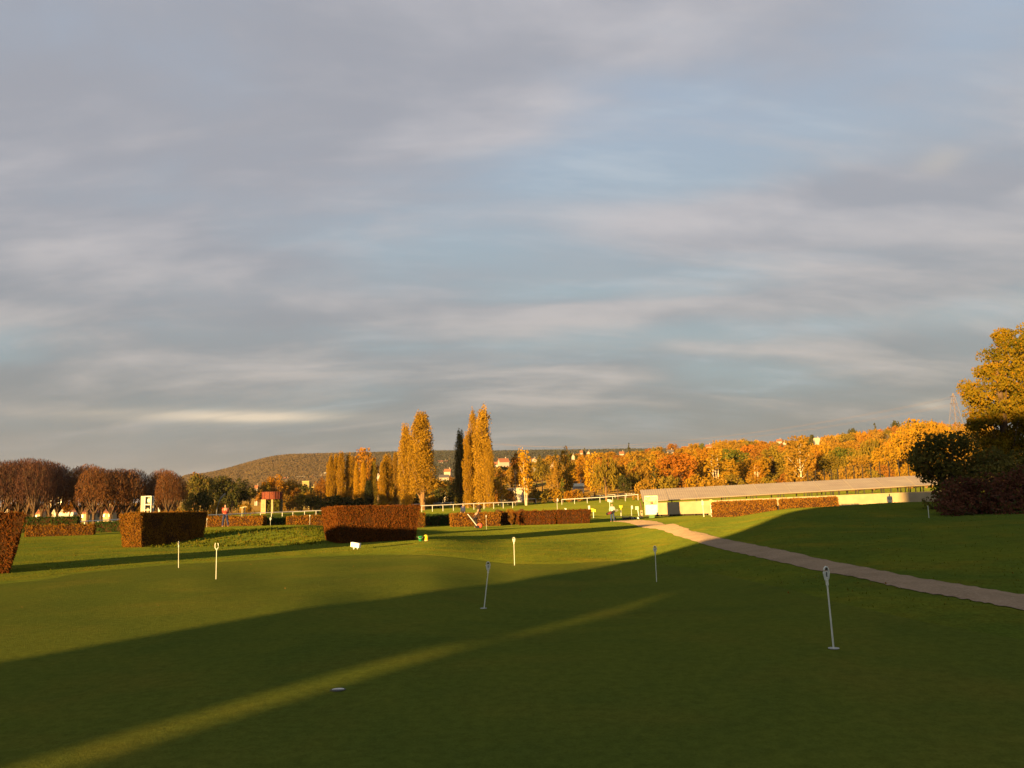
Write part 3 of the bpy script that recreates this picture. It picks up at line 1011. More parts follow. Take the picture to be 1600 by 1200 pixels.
def person(loc, yaw, label, shirt, trousers, hair=HAIR, lean=0.0, armL=None, armR=None, legs=((-.10, .0), (.10, .0)), h=1.75, group=None, bend=0.0):
    root = empty('person', loc, yaw)
    tag(root, label, 'person', group)
    k = h / 1.78
    pv = Vector((0, 0, .95))

    def up(p):   # torso lean about the pelvis, forward is +y
        v = Vector(p) - pv
        c, s = math.cos(lean), math.sin(lean)
        return pv + Vector((v.x, v.y * c + v.z * s, v.z * c - v.y * s))
    J = {}
    def j(n, p, r, t=False):
        q = up(p) if t else Vector(p)
        J[n] = (tuple(q * k), r * k if not isinstance(r, tuple) else tuple(a * k for a in r))
    j('pelvis', (0, 0, .95), (.15, .11))
    j('spine', (0, 0, 1.13), (.135, .10), 1)
    j('chest', (0, 0, 1.34), (.165, .11), 1)
    j('neck0', (0, 0, 1.47), (.07, .065), 1)
    j('neck', (0, .01, 1.54), .052, 1)
    j('jaw', (0, .03, 1.60), (.062, .075), 1)
    j('head', (0, .02, 1.68), (.075, .092), 1)
    j('crown', (0, .0, 1.76), (.055, .07), 1)
    j('nose', (0, .125, 1.655), .012, 1)
    E = [('pelvis', 'spine'), ('spine', 'chest'), ('chest', 'neck0'), ('neck0', 'neck'), ('neck', 'jaw'), ('jaw', 'head'), ('head', 'crown'), ('head', 'nose')]
    arms = {'L': armL or [(-.22, .02, 1.13), (-.23, .10, .88)], 'R': armR or [(.22, .02, 1.13), (.23, .10, .88)]}
    for s, sg in (('L', -1), ('R', 1)):
        j('sh' + s, (sg * .19, 0, 1.42), .062, 1)
        j('el' + s, arms[s][0], .043, 1)
        j('wr' + s, arms[s][1], .028, 1)
        J['ha' + s] = (tuple(Vector(J['wr' + s][0]) + (Vector(J['wr' + s][0]) - Vector(J['el' + s][0])).normalized() * .07), (.036 * k, .018 * k))
        E += [('chest', 'sh' + s), ('sh' + s, 'el' + s), ('el' + s, 'wr' + s), ('wr' + s, 'ha' + s)]
        dd = (Vector(J['wr' + s][0]) - Vector(J['el' + s][0])).normalized()
        for q in range(5):
            off = Vector((.0, (q - 1.5) * .02, 0)) if q < 4 else Vector((-sg * .035, .045, 0))
            ln = (.075, .085, .08, .06, .03)[q]
            base = Vector(J['ha' + s][0]) if q < 4 else Vector(J['ha' + s][0]) - dd * .03
            J['f%d%s' % (q, s)] = (tuple(base + off + dd * ln), .009 * k)
            E.append(('ha' + s, 'f%d%s' % (q, s)))
        lg = legs[0] if s == 'L' else legs[1]
        j('hip' + s, (sg * .09, 0, .90), .095)
        j('kn' + s, ((sg * .10 + lg[0]) / 2, lg[1] * .5 + .04 + bend, .50), .062)
        j('an' + s, (lg[0], lg[1], .09), .042)
        j('to' + s, (lg[0] * 1.1, lg[1] + .17, .035), (.04, .03))
        E += [('pelvis', 'hip' + s), ('hip' + s, 'kn' + s), ('kn' + s, 'an' + s), ('an' + s, 'to' + s)]
    body = skin_mesh('body', J, E, SKIN, root)
    G = lambda names, add: {n: (J[n][0], tuple(a + add for a in J[n][1]) if isinstance(J[n][1], tuple) else J[n][1] + add) for n in names}
    tn = ['spine', 'pelvis', 'chest', 'neck0', 'shL', 'elL', 'wrL', 'shR', 'elR', 'wrR']
    te = [('pelvis', 'spine'), ('spine', 'chest'), ('chest', 'neck0'), ('chest', 'shL'), ('chest', 'shR'), ('shL', 'elL'), ('shR', 'elR'), ('elL', 'wrL'), ('elR', 'wrR')]
    skin_mesh('jacket', G(tn, .022), te, shirt, root)
    ln = ['pelvis', 'hipL', 'knL', 'anL', 'hipR', 'knR', 'anR']
    le = [('pelvis', 'hipL'), ('pelvis', 'hipR'), ('hipL', 'knL'), ('hipR', 'knR'), ('knL', 'anL'), ('knR', 'anR')]
    skin_mesh('trousers', G(ln, .016), le, trousers, root)
    hj = {'a': (J['head'][0], tuple(a + .008 for a in J['head'][1])), 'b': (J['crown'][0], tuple(a + .014 for a in J['crown'][1]))}
    a = Vector(hj['a'][0]); a.z += .025; a.y -= .02
    hj['a'] = (tuple(a), hj['a'][1])
    skin_mesh('hair', hj, [('a', 'b')], hair, root)
    return root, J


def golf_bag(loc, rot, label, m1=BLACK, m2=REDPL, group=None, parent=None):
    root = empty('golf_bag', loc); root.rotation_euler = rot
    tag(root, label, 'golf bag', group)
    a = MB(); a.lathe((0, 0, 0), [(.11, 0), (.125, .05), (.12, .4), (.115, .75), (.13, .80), (.13, .86), (.11, .86)], 14)
    a.build('bag_body', m1, root, True)
    a = MB(); a.box((0, -.14, .3), (.16, .08, .35)); a.build('pocket', m2, root)
    for k in range(5):
        t = k * 1.25
        a = MB(); a.tube([(.05 * math.cos(t), .05 * math.sin(t), .7), (.07 * math.cos(t), .07 * math.sin(t), 1.05 + .03 * k)], .008, 5)
        a.box((.07 * math.cos(t), .07 * math.sin(t), 1.08 + .03 * k), (.08, .03, .05)); a.build('golf_club', plain('club_steel', (.5, .5, .5), .3, .6), root)
    return root


def build_people():
    # the golfer walking away on the path, bag across the back
    p = at(957.5, 82)
    r, J = person(p, .15, 'golfer in a white top and blue jeans walking away with a bag across the back', WHITESHIRT, DENIM,
                  legs=((-.12, .10), (.12, -.08)), armL=[(-.27, .0, 1.16), (-.20, .12, 1.02)], armR=[(.27, 0, 1.16), (.22, .12, 1.02)], h=1.8)
    b = golf_bag((p.x - .62, p.y - .25, p.z + .78), (R(0), R(72), R(5)), 'dark red and black golf bag slung across the back of the walking golfer', BLACK, plain('dark_red', (.14, .02, .02), .7))
    # golfer in red on the bank
    p = at(352, 63)
    r, J = person(p, .4, 'person in a red jacket and dark trousers bent over a putt on the bank', REDSHIRT, NAVY, lean=.42, legs=((-.2, 0), (.2, 0)),
                  armL=[(-.16, .26, 1.22), (-.03, .46, 1.12)], armR=[(.16, .26, 1.22), (.03, .46, 1.12)], h=1.8, bend=.06)
    w = Vector(J['haL'][0])
    c = empty('golf_putter', p, .4); tag(c, 'thin putter held down by the person in the red jacket', 'golf club')
    a = MB(); a.tube([(0, w.y - .02, w.z + .1), (0, w.y + .28, .03)], .007, 6); a.build('shaft', plain('club_steel', (.5, .5, .5), .3), c)
    a = MB(); a.box((0, w.y + .29, .025), (.11, .03, .03)); a.build('club_head', DARKMETAL, c)
    # two golfers behind the low hedge
    p = at(724, 87)
    person(p, 2.6, 'person in a dark coat with pale hair standing left of two behind the low hedge', NAVY, BLACK, GREYHAIR, h=1.82)
    p = at(749, 87.5)
    person(p, .6, 'person in a dark brown coat standing behind the low hedge below the big poplar', BROWNFAB, BROWNFAB, GREYHAIR, h=1.85,
           armL=[(-.30, .05, 1.2), (-.20, .2, 1.05)], armR=[(.30, .05, 1.2), (.2, .2, 1.05)])
    # golfer stooping with a trolley
    p = at(742.5, 72)
    person(p, -.9, 'person stooping in front of the low hedge beside a tilted white trolley', BROWNFAB, BLACK, GREYHAIR, lean=.5,
           armL=[(-.18, .2, 1.2), (-.16, .42, 1.05)], armR=[(.18, .2, 1.2), (.16, .42, 1.05)], h=1.62, bend=.08)
    q = at(745.5, 70.5)
    t = empty('golf_trolley', q, .2)
    tag(t, 'tilted white golf trolley with a round red cover on the far green', 'golf trolley')
    a = MB(); a.tube([(.05, 0, .12), (-.75, 0, 1.18)], .035, 8); a.tube([(-.75, 0, 1.18), (-.82, 0, 1.2)], .03, 8); a.build('frame', WHITE, t)
    a = MB(); a.lathe((.22, -.05, .02), [(.16, 0), (.24, .1), (.25, .22), (.17, .36), (.0, .42)], 14); a.build('cover', plain('red_cover', (.65, .12, .06), .6), t, True)
    for s in (-1, 1):
        a = MB(); a.tube([(.02, s * .28, .14), (.02, s * .31, .14)], .14, 16); a.build('wheel', BLACK, t)
    # white shirted figure far right
    p = at(1391.5, 79)
    person(p, 2.8, 'distant person in white crouched before the shaded end of the cream wall', WHITESHIRT, WHITESHIRT, HAIR, lean=.25, h=1.55,
           legs=((-.16, .05), (.14, -.05)))


build_people()


# ------------------------------------------------------------------ tee shelter
SHX = (1003, 1476)
SHD = (100.0, 98.0)


def lerp(a, b, t): return a + (b - a) * t


def build_shelter():
    A = at(1003, 100.0); B = at(1476, 98.0)
    ux = (Vector((B.x, B.y, 0)) - Vector((A.x, A.y, 0))); Ln = ux.length; ux.normalize()
    back = Vector((-ux.y, ux.x, 0))
    root = empty('tee_shelter', A, math.atan2(ux.y, ux.x))
    tag(root, 'long low driving range shelter with a sloping tan roof over open bays', 'shelter')
    inv = Matrix.Rotation(-math.atan2(ux.y, ux.x), 4, 'Z')

    def loc(px, d):      # local x along the shelter for an image column
        r = ray(px, 778); t = r.x / r.y
        # intersection of the sight plane with the shelter line at offset d behind it
        P = Vector((A.x, A.y, 0)) + back * d
        # P + ux*s : x = t*y
        s = (t * P.y - P.x) / (ux.x - t * ux.y)
        return s

    def zz(px, py, off):
        s = loc(px, off); P = Vector((A.x, A.y, 0)) + back * off + ux * s
        return topz(px, py, P.y) - A.z
    eL, eR = zz(1007, 783, 0), zz(1450, 757.5, 0)
    rL, rR = zz(995, 765.5, 3.2), zz(1450, 742, 3.2)
    sL, sR = loc(1007, 0), loc(1450, 0)
    tL, tR = loc(995, 3.2), loc(1450, 3.2)
    ez = lambda s: lerp(eL, eR, (s - sL) / (sR - sL))
    rz_ = lambda s: lerp(rL, rR, (s - tL) / (tR - tL))
    # roof: corrugated sheet in panels
    m, b = mat_new('corrugated_roof')
    tc = b.new('ShaderNodeTexCoord')
    mp = b.new('ShaderNodeMapping'); b.link(tc.outputs['Object'], mp.inputs[0]); mp.inputs['Scale'].default_value = (.12, .9, 1)
    c = b.mix(b.ramp(b.noise(mp.outputs[0], 2.0, 5, .65), .35, .7), (.27, .22, .165), (.33, .275, .20))
    c = b.mix(b.math('MULTIPLY', b.ramp(b.noise(tc.outputs['Object'], .7, 4, .6), .45, .7), .5), c, (.24, .19, .15))
    p = b.new('ShaderNodeBsdfPrincipled'); b.link(c, p.inputs['Base Color']); p.inputs['Roughness'].default_value = .75
    o = b.new('ShaderNodeOutputMaterial'); b.link(p.outputs[0], o.inputs[0])
    s0, s1 = sL - .2, Ln
    NX = 260
    vs = []; fs = []
    for i in range(NX + 1):
        s = lerp(s0, s1, i / NX); w = .010 * (1 if i % 2 else -1)
        y0, y1 = 0, 3.2
        q0 = ez(s); q1 = rz_(s - (.9))
        ds = -.9 * 0
        vs += [(s, y0, q0 + w), (s - .0, y1, q1 + w), (s, y0, q0 + w - .07), (s, y1, q1 + w - .07)]
    for i in range(NX):
        a = i * 4; n = a + 4
        fs += [(a, n, n + 1, a + 1), (a + 2, a + 3, n + 3, n + 2), (a, a + 2, n + 2, n), (a + 1, n + 1, n + 3, a + 3)]
    fs += [(0, 1, 3, 2), (NX*4, NX*4+2, NX*4+3, NX*4+1)]
    rf = meshobj('roof', vs, fs, m, root, None, False)
    light = plain('translucent_panel', (.36, .30, .22), .5)
    for k in range(9):
        s = 3.2 + k * 3.62
        a = MB(); e0, e1 = ez(s), rz_(s - .9)
        a.add([(s, -.01, e0 + .05), (s + .07, -.01, e0 + .05), (s + .07, 3.2, e1 + .05), (s, 3.2, e1 + .05),
               (s, -.01, e0 + .02), (s + .07, -.01, e0 + .02), (s + .07, 3.2, e1 + .02), (s, 3.2, e1 + .02)],
              [(0, 1, 2, 3), (4, 7, 6, 5), (0, 4, 5, 1), (1, 5, 6, 2), (2, 6, 7, 3), (3, 7, 4, 0)])
        a.build('seam_cover', light, rf)
    # front frame posts in threes, seen through the slot above the wall
    for px in (1088, 1094, 1130, 1133.5, 1139, 1173, 1176.5, 1182, 1216, 1219.5, 1225, 1257, 1262, 1269, 1298.5, 1303, 1311, 1338, 1342, 1351,
               1378, 1382, 1393, 1416, 1421, 1432):
        s = loc(px, .35)
        g = tz(*( (Vector((A.x, A.y, 0)) + ux * s + back * .35).xy )) - A.z
        a = MB(); a.box((s, .35, (g - .1 + ez(s) - .1) / 2 + .0), (.10, .10, ez(s) - g + .02)); a.build('post', DARKMETAL, root)
    a = MB()
    a.tube([(s0, .35, ez(s0) - .12), (s1, .35, ez(s1) - .12)], .05, 6); a.build('eave_beam', plain('brown_timber', (.12, .07, .035), .8), root)
    for k in range(12):
        s = 1.0 + k * (Ln - 2) / 11
        g = tz(*((Vector((A.x, A.y, 0)) + ux * s + back * 3).xy)) - A.z
        a = MB(); a.box((s, 3.05, (g + rz_(s)) / 2 - .2), (.12, .12, rz_(s) - g - .25)); a.build('rear_post', DARKMETAL, root)
    a = MB()
    a.tube([(.15, .2, -.1), (-.1, .2, ez(0) - .05)], .09, 6); a.build('corner_post', plain('brown_timber', (.12, .07, .035), .8), root)
    a = MB(); sE = s0 + .02
    a.add([(sE, 0, ez(s0) - .1), (sE, 3.2, rz_(s0) - .1), (sE, 3.2, rz_(s0) - .35), (sE, 0, ez(s0) - .35),
           (sE + .06, 0, ez(s0) - .1), (sE + .06, 3.2, rz_(s0) - .1), (sE + .06, 3.2, rz_(s0) - .35), (sE + .06, 0, ez(s0) - .35)],
          [(0, 1, 2, 3), (4, 7, 6, 5), (0, 4, 5, 1), (2, 6, 7, 3)])
    a.build('end_board', plain('brown_timber', (.12, .07, .035), .8), root)

    # the wall: a thing of its own
    wr = empty('cream_wall', A, math.atan2(ux.y, ux.x))
    tag(wr, 'long cream rendered wall below the shelter roof, hedges and grass along its foot', 'wall')
    wL, wR = zz(1040, 785, -.25), zz(1450, 767.8, -.25)
    lw = lambda s: lerp(wL, wR, (s - loc(1040, -.25)) / (loc(1450, -.25) - loc(1040, -.25)))

    def wallbit(p0, p1, y0, y1, name, mat, zlow=None, ztop=0.0, par=wr):
        a = MB(); x0, x1 = loc(p0, y0), loc(p1, y0)
        g0 = tz(*((Vector((A.x, A.y, 0)) + ux * x0 + back * y0).xy)) - A.z - .2
        g1 = tz(*((Vector((A.x, A.y, 0)) + ux * x1 + back * y0).xy)) - A.z - .2
        if zlow is not None: g0 = g1 = zlow
        t0, t1 = lw(x0) + ztop, lw(x1) + ztop
        a.add([(x0, y0, g0), (x1, y0, g1), (x1, y1, g1), (x0, y1, g0), (x0, y0, t0), (x1, y0, t1), (x1, y1, t1), (x0, y1, t0)],
              [(0, 3, 2, 1), (4, 5, 6, 7), (0, 1, 5, 4), (1, 2, 6, 5), (2, 3, 7, 6), (3, 0, 4, 7)])
        return a.build(name, mat, par)
    zb = zz(1040, 804, -.25)
    wallbit(1008, 1106, -.25, -.05, 'wall_panel', CREAM, zb)
    wallbit(1106, 1476, -.25, -.05, 'wall_panel', CREAM)
    wallbit(1104, 1476, -.33, .03, 'coping', plain('cream_coping', (.56, .46, .24), .8), None, .0) if False else None
    wallbit(1212, 1221.5, -.60, -.27, 'pier', CREAM, None, -.02)
    for k, pq in enumerate((1012, 1030, 1048, 1066, 1084, 1102)):
        a = MB(); s = loc(pq, -.15); a.box((s, -.15, zb / 2 - .1), (.12, .12, zb + .3)); a.build('stub_leg', DARKMETAL, wr)
    a = MB(); a.box(((loc(1008, 0) + loc(1106, 0)) / 2, .3, zb / 2 - .1), (loc(1106, 0) - loc(1008, 0), .1, zb + .25)); a.build('shade_strip', plain('shade_strip_dark', (.03, .022, .015), .9), wr)  # dark strip painting the shadow line beneath the wall panels
    return A, ux, back


build_shelter()


# ------------------------------------------------------------------ information board and posts by the shelter
def board_quadart(root, w, h, z0, mats):
    pass


def build_signs():
    p = at(1018.5, 93.2)
    root = empty('information_board', p, .05)
    tag(root, 'tall white information board with a picture on its top half on a green base', 'notice board')
    k = 93.2 / FPX
    zt = topz(1018, 774.5, 93.2) - p.z; zb = topz(1018, 804.5, 93.2) - p.z
    W = 20.5 * k
    a = MB(); a.box((0, 0, (zt + zb) / 2), (W, .08, zt - zb)); a.build('panel', plain('board_white', (.80, .82, .76), .4), root)
    fr = MB(); t = .06
    fr.box((0, -.055, zt - t / 2), (W, .03, t)); fr.box((0, -.055, zb + t / 2), (W, .03, t))
    fr.box((-W / 2 + t / 2, -.055, (zt + zb) / 2), (t, .03, zt - zb - 2 * t - .004)); fr.box((W / 2 - t / 2, -.055, (zt + zb) / 2), (t, .03, zt - zb - 2 * t - .004))
    fr.build('frame', plain('board_frame', (.62, .60, .40), .5), root)
    zc = (zt + zb) / 2
    im, b = mat_new('printed_picture')
    tc = b.new('ShaderNodeTexCoord')
    n1 = b.noise(tc.outputs['Object'], 3.5, 4, .6); n2 = b.noise(tc.outputs['Object'], 7, 3, .6)
    c = b.mix(b.ramp(n1, .42, .6), (.62, .66, .38), (.32, .45, .14)); c = b.mix(b.ramp(n2, .58, .66), c, (.75, .72, .5))
    pr = b.new('ShaderNodeBsdfPrincipled'); b.link(c, pr.inputs['Base Color']); pr.inputs['Roughness'].default_value = .4
    o = b.new('ShaderNodeOutputMaterial'); b.link(pr.outputs[0], o.inputs[0])
    a = MB(); a.box((0, -.05, zc + (zt - zb) * .24), (W - .16, .02, (zt - zb) * .46 - .08)); pic = a.build('picture', im, root)
    a = MB(); a.box((.05, -.064, zc + (zt - zb) * .13), (.34, .008, .36)); a.build('portrait', plain('print_brown', (.45, .20, .12), .5), pic)
    a = MB(); a.box((.10, -.072, zc + (zt - zb) * .10), (.13, .006, .18)); a.build('portrait_shade', plain('print_dark', (.10, .05, .04), .5), pic)
    a = MB(); a.box((0, .02, zb / 2 - .1), (8.5 * k, .25, zb + .18)); a.build('base', GREENPAINT, root)

    # slim way post and the pointed post
    p = at(1100, 92); k = 92 / FPX
    root = empty('sign_post', p)
    tag(root, 'slim white post with a small blue plate left of the pointed post', 'sign post')
    zt = topz(1098, 781, 92) - p.z
    a = MB(); a.tube([(0, 0, -.1), (-.10, 0, zt)], .06, 8); a.build('post', plain('post_cream', (.62, .56, .40), .6), root)
    a = MB(); a.box((-.09, -.07, zt - .35), (3.6 * k, .03, 6 * k)); a.build('plate', plain('plate_blue', (.42, .42, .46), .4), root)
    p = at(1112, 92)
    root = empty('arrow_sign', p)
    tag(root, 'yellow pointed sign on a white post in front of the brown hedge', 'arrow sign')
    zt = topz(1111, 781, 92) - p.z; zc = topz(1111, 785, 92) - p.z
    a = MB(); a.tube([(0, 0, -.1), (0, 0, zc)], .065, 8); a.build('post', WHITE, root)
    w = 4.6 * k; h = 4.2 * k
    a = MB(); pts = [(-w, -h * .8), (w * .95, -h * .8), (w, h * .35), (w * .3, h), (-w * .35, h), (-w, h * .35)]
    a.add([(x, -.09, zc + z) for x, z in pts] + [(x, -.05, zc + z) for x, z in pts],
          [tuple(range(6)), tuple(range(11, 5, -1))] + [(i, (i+1) % 6 + 0, (i+1) % 6 + 6, i + 6) for i in range(6)])
    a.build('plate', plain('plate_yellow', (.66, .54, .20), .5), root)

    # cluster at the left end of the shelter
    p = at(998.5, 95)
    root = empty('direction_post', p); k = 95 / FPX
    tag(root, 'leaning cream post with a small square plate at the left end of the shelter', 'sign post')
    zt = topz(997, 793, 95) - p.z
    a = MB(); a.tube([(.03, 0, -.1), (-.12, 0, zt)], .055, 8); a.build('post', WHITE, root)
    a = MB(); a.box((-.2, -.08, zt - .05), (5 * k, .04, 5 * k)); a.build('plate', plain('plate_cream', (.66, .58, .38), .5), root)
    p = at(1002.5, 95.5)
    root = empty('ball_dispenser', p); tag(root, 'small cream cabinet on the ground beside the leaning post', 'cabinet')
    a = MB(); a.box((0, 0, .42), (.28, .25, .84)); a.build('cabinet', CREAM, root)
    a = MB(); a.box((0, -.14, .62), (.18, .03, .12)); a.build('slot', DARKMETAL, root)

    # low bench rail left of the cabinet
    p = at(973, 92)
    root = empty('low_bench', p); tag(root, 'low pale bench rail at the top of the path right of the golfer', 'bench')
    a = MB(); a.box((0, 0, .30), (2.0, .22, .06)); a.build('seat', plain('bench_wood', (.45, .36, .2), .7), root)
    for s in (-.8, 0, .8):
        a = MB(); a.box((s, 0, .135), (.08, .2, .27)); a.build('leg', DARKMETAL, root)
    for px, lab in ((974, 'black golf bag lying under the low bench'), (981, 'dark golf bag with a pale end lying at the right of the bench')):
        q = at(px, 90.5)
        golf_bag((q.x, q.y, q.z + .14), (R(90), R(8), R(70)), lab, BLACK, WHITE if px == 981 else DARKMETAL)

    # range targets and markers
    def flagmark(px, top, bot, w, lab, m, shape, dd):
        p = at(px, dd); k = dd / FPX
        root = empty('range_marker', p); tag(root, lab, 'range marker', 'yellow markers on the driving range')
        z1 = topz(px, top, dd) - p.z; z0 = max(.15, topz(px, bot, dd) - p.z)
        a = MB(); a.tube([(0, 0, -.1), (0, 0, z0 + .05)], .05, 6); a.build('post', WHITE, root)
        a = MB(); hw = w * k / 2
        if shape == 'tri': pts = [(-hw, z1), (hw, z1), (hw * .8, lerp(z1, z0, .4)), (hw * .3, lerp(z1, z0, .5)), (hw * .2, z0), (-hw * .2, z0), (-hw * .3, lerp(z1, z0, .5)), (-hw * .8, lerp(z1, z0, .4))]
        else: pts = [(-hw, z1 + .08), (hw, z1 - .08), (hw, z0 - .05), (-hw, z0 + .05)]
        n = len(pts)
        a.add([(x, -.08, z) for x, z in pts] + [(x, -.03, z) for x, z in pts], [tuple(range(n))[::-1], tuple(range(n, 2 * n))] + [(i, (i+1) % n, (i+1) % n + n, i + n) for i in range(n)])
        a.build('plate', m, root)
    flagmark(927.5, 795, 799.5, 7, 'yellow rectangular board on the range right of the low hedge end', YELLOW, 'rect', 100)
    flagmark(970.5, 790, 797, 5.5, 'yellow arrow shaped board on the range right of the golfer', YELLOW, 'tri', 105)
    flagmark(953, 780.5, 784.5, 6.5, 'pale board on the range above the golfer', WHITE, 'rect', 140)
    def tiny(px, top, dd, lab):
        p = at(px, dd); root = empty('range_flag', p); tag(root, lab, 'flag', 'small flags on the driving range')
        z = topz(px, top, dd) - p.z
        a = MB(); a.tube([(0, 0, -.1), (0, 0, z)], .03, 6); a.build('stick', WHITE, root)
        a = MB(); a.box((.09, 0, z - .22), (.2, .03, .42)); a.build('cloth', WHITE, root)
    tiny(920, 790, 97, 'small white flag above the right end of the long low hedge')
    tiny(987, 790, 105, 'small pale flag on the range left of the shelter')
    tiny(871, 779, 130, 'slim flag on the grass behind the middle of the long low hedge')
    tiny(883, 794, 96, 'short white stick flag behind the long low hedge')


build_signs()


# ------------------------------------------------------------------ running rails
def rail(pts, lab, step, post_h, over=.0):
    """pts: (px, top y, depth) -> one long white rail on posts"""
    W = []
    for px, py, d in pts:
        g = at(px, d); W.append((Vector((g.x, g.y, 0)), topz(px, py, d), g.z))
    root = empty('running_rail', (W[0][0].x, W[0][0].y, W[0][2]))
    tag(root, lab, 'running rail', 'white rails of the race track')
    o = root.location
    P = [Vector((w[0].x, w[0].y, w[1])) for w in W]
    a = MB(); a.tube([p - o for p in P], .075, 6)
    a.build('top_rail', WHITE, root)
    acc = 0
    L = [0]
    for i in range(len(P) - 1): L.append(L[-1] + (P[i+1] - P[i]).length)
    n = int(L[-1] / step)
    step = max(step, L[-1] / 95); n = int(L[-1] / step)
    for k in range(n + 1):
        s = k * step
        i = min(len(P) - 2, max(0, np.searchsorted(L, s, side='right') - 1))
        p = P[i].lerp(P[i+1], (s - L[i]) / (L[i+1] - L[i]))
        g = tz(p.x, p.y)
        b0 = max(g - .1, p.z - post_h)
        q = MB(); q.tube([(0, 0, 0), (0, 0, p.z - b0)], .06, 5)
        q.build('post', WHITE, root, loc=(p.x - o.x, p.y - o.y, b0 - o.z))


rail([(110, 815.5, 118), (150, 813.5, 122), (192, 811, 126), (250, 808.5, 132), (320, 805, 140), (400, 801.5, 150), (458, 799.5, 156), (560, 795, 164), (655, 790.5, 172),
      (760, 786, 178), (815, 784, 182)], 'white race track rail running from the far left behind the hedges to mid view', 2.3, 1.5)
rail([(878, 780.5, 190), (940, 777, 190), (998, 772.5, 190)], 'short white race track rail just left of the shelter roof', 2.9, 1.3)
rail([(590, 791, 205), (655, 787.5, 208), (700, 785.5, 210), (760, 782.5, 214), (863, 778, 220)], 'second farther white race track rail behind the tall poplars', 2.6, 1.3)
rail([(906, 775.8, 236), (935, 774.5, 236), (992, 770.8, 238)], 'farthest short white rail below the willow trees', 3.4, 1.2)


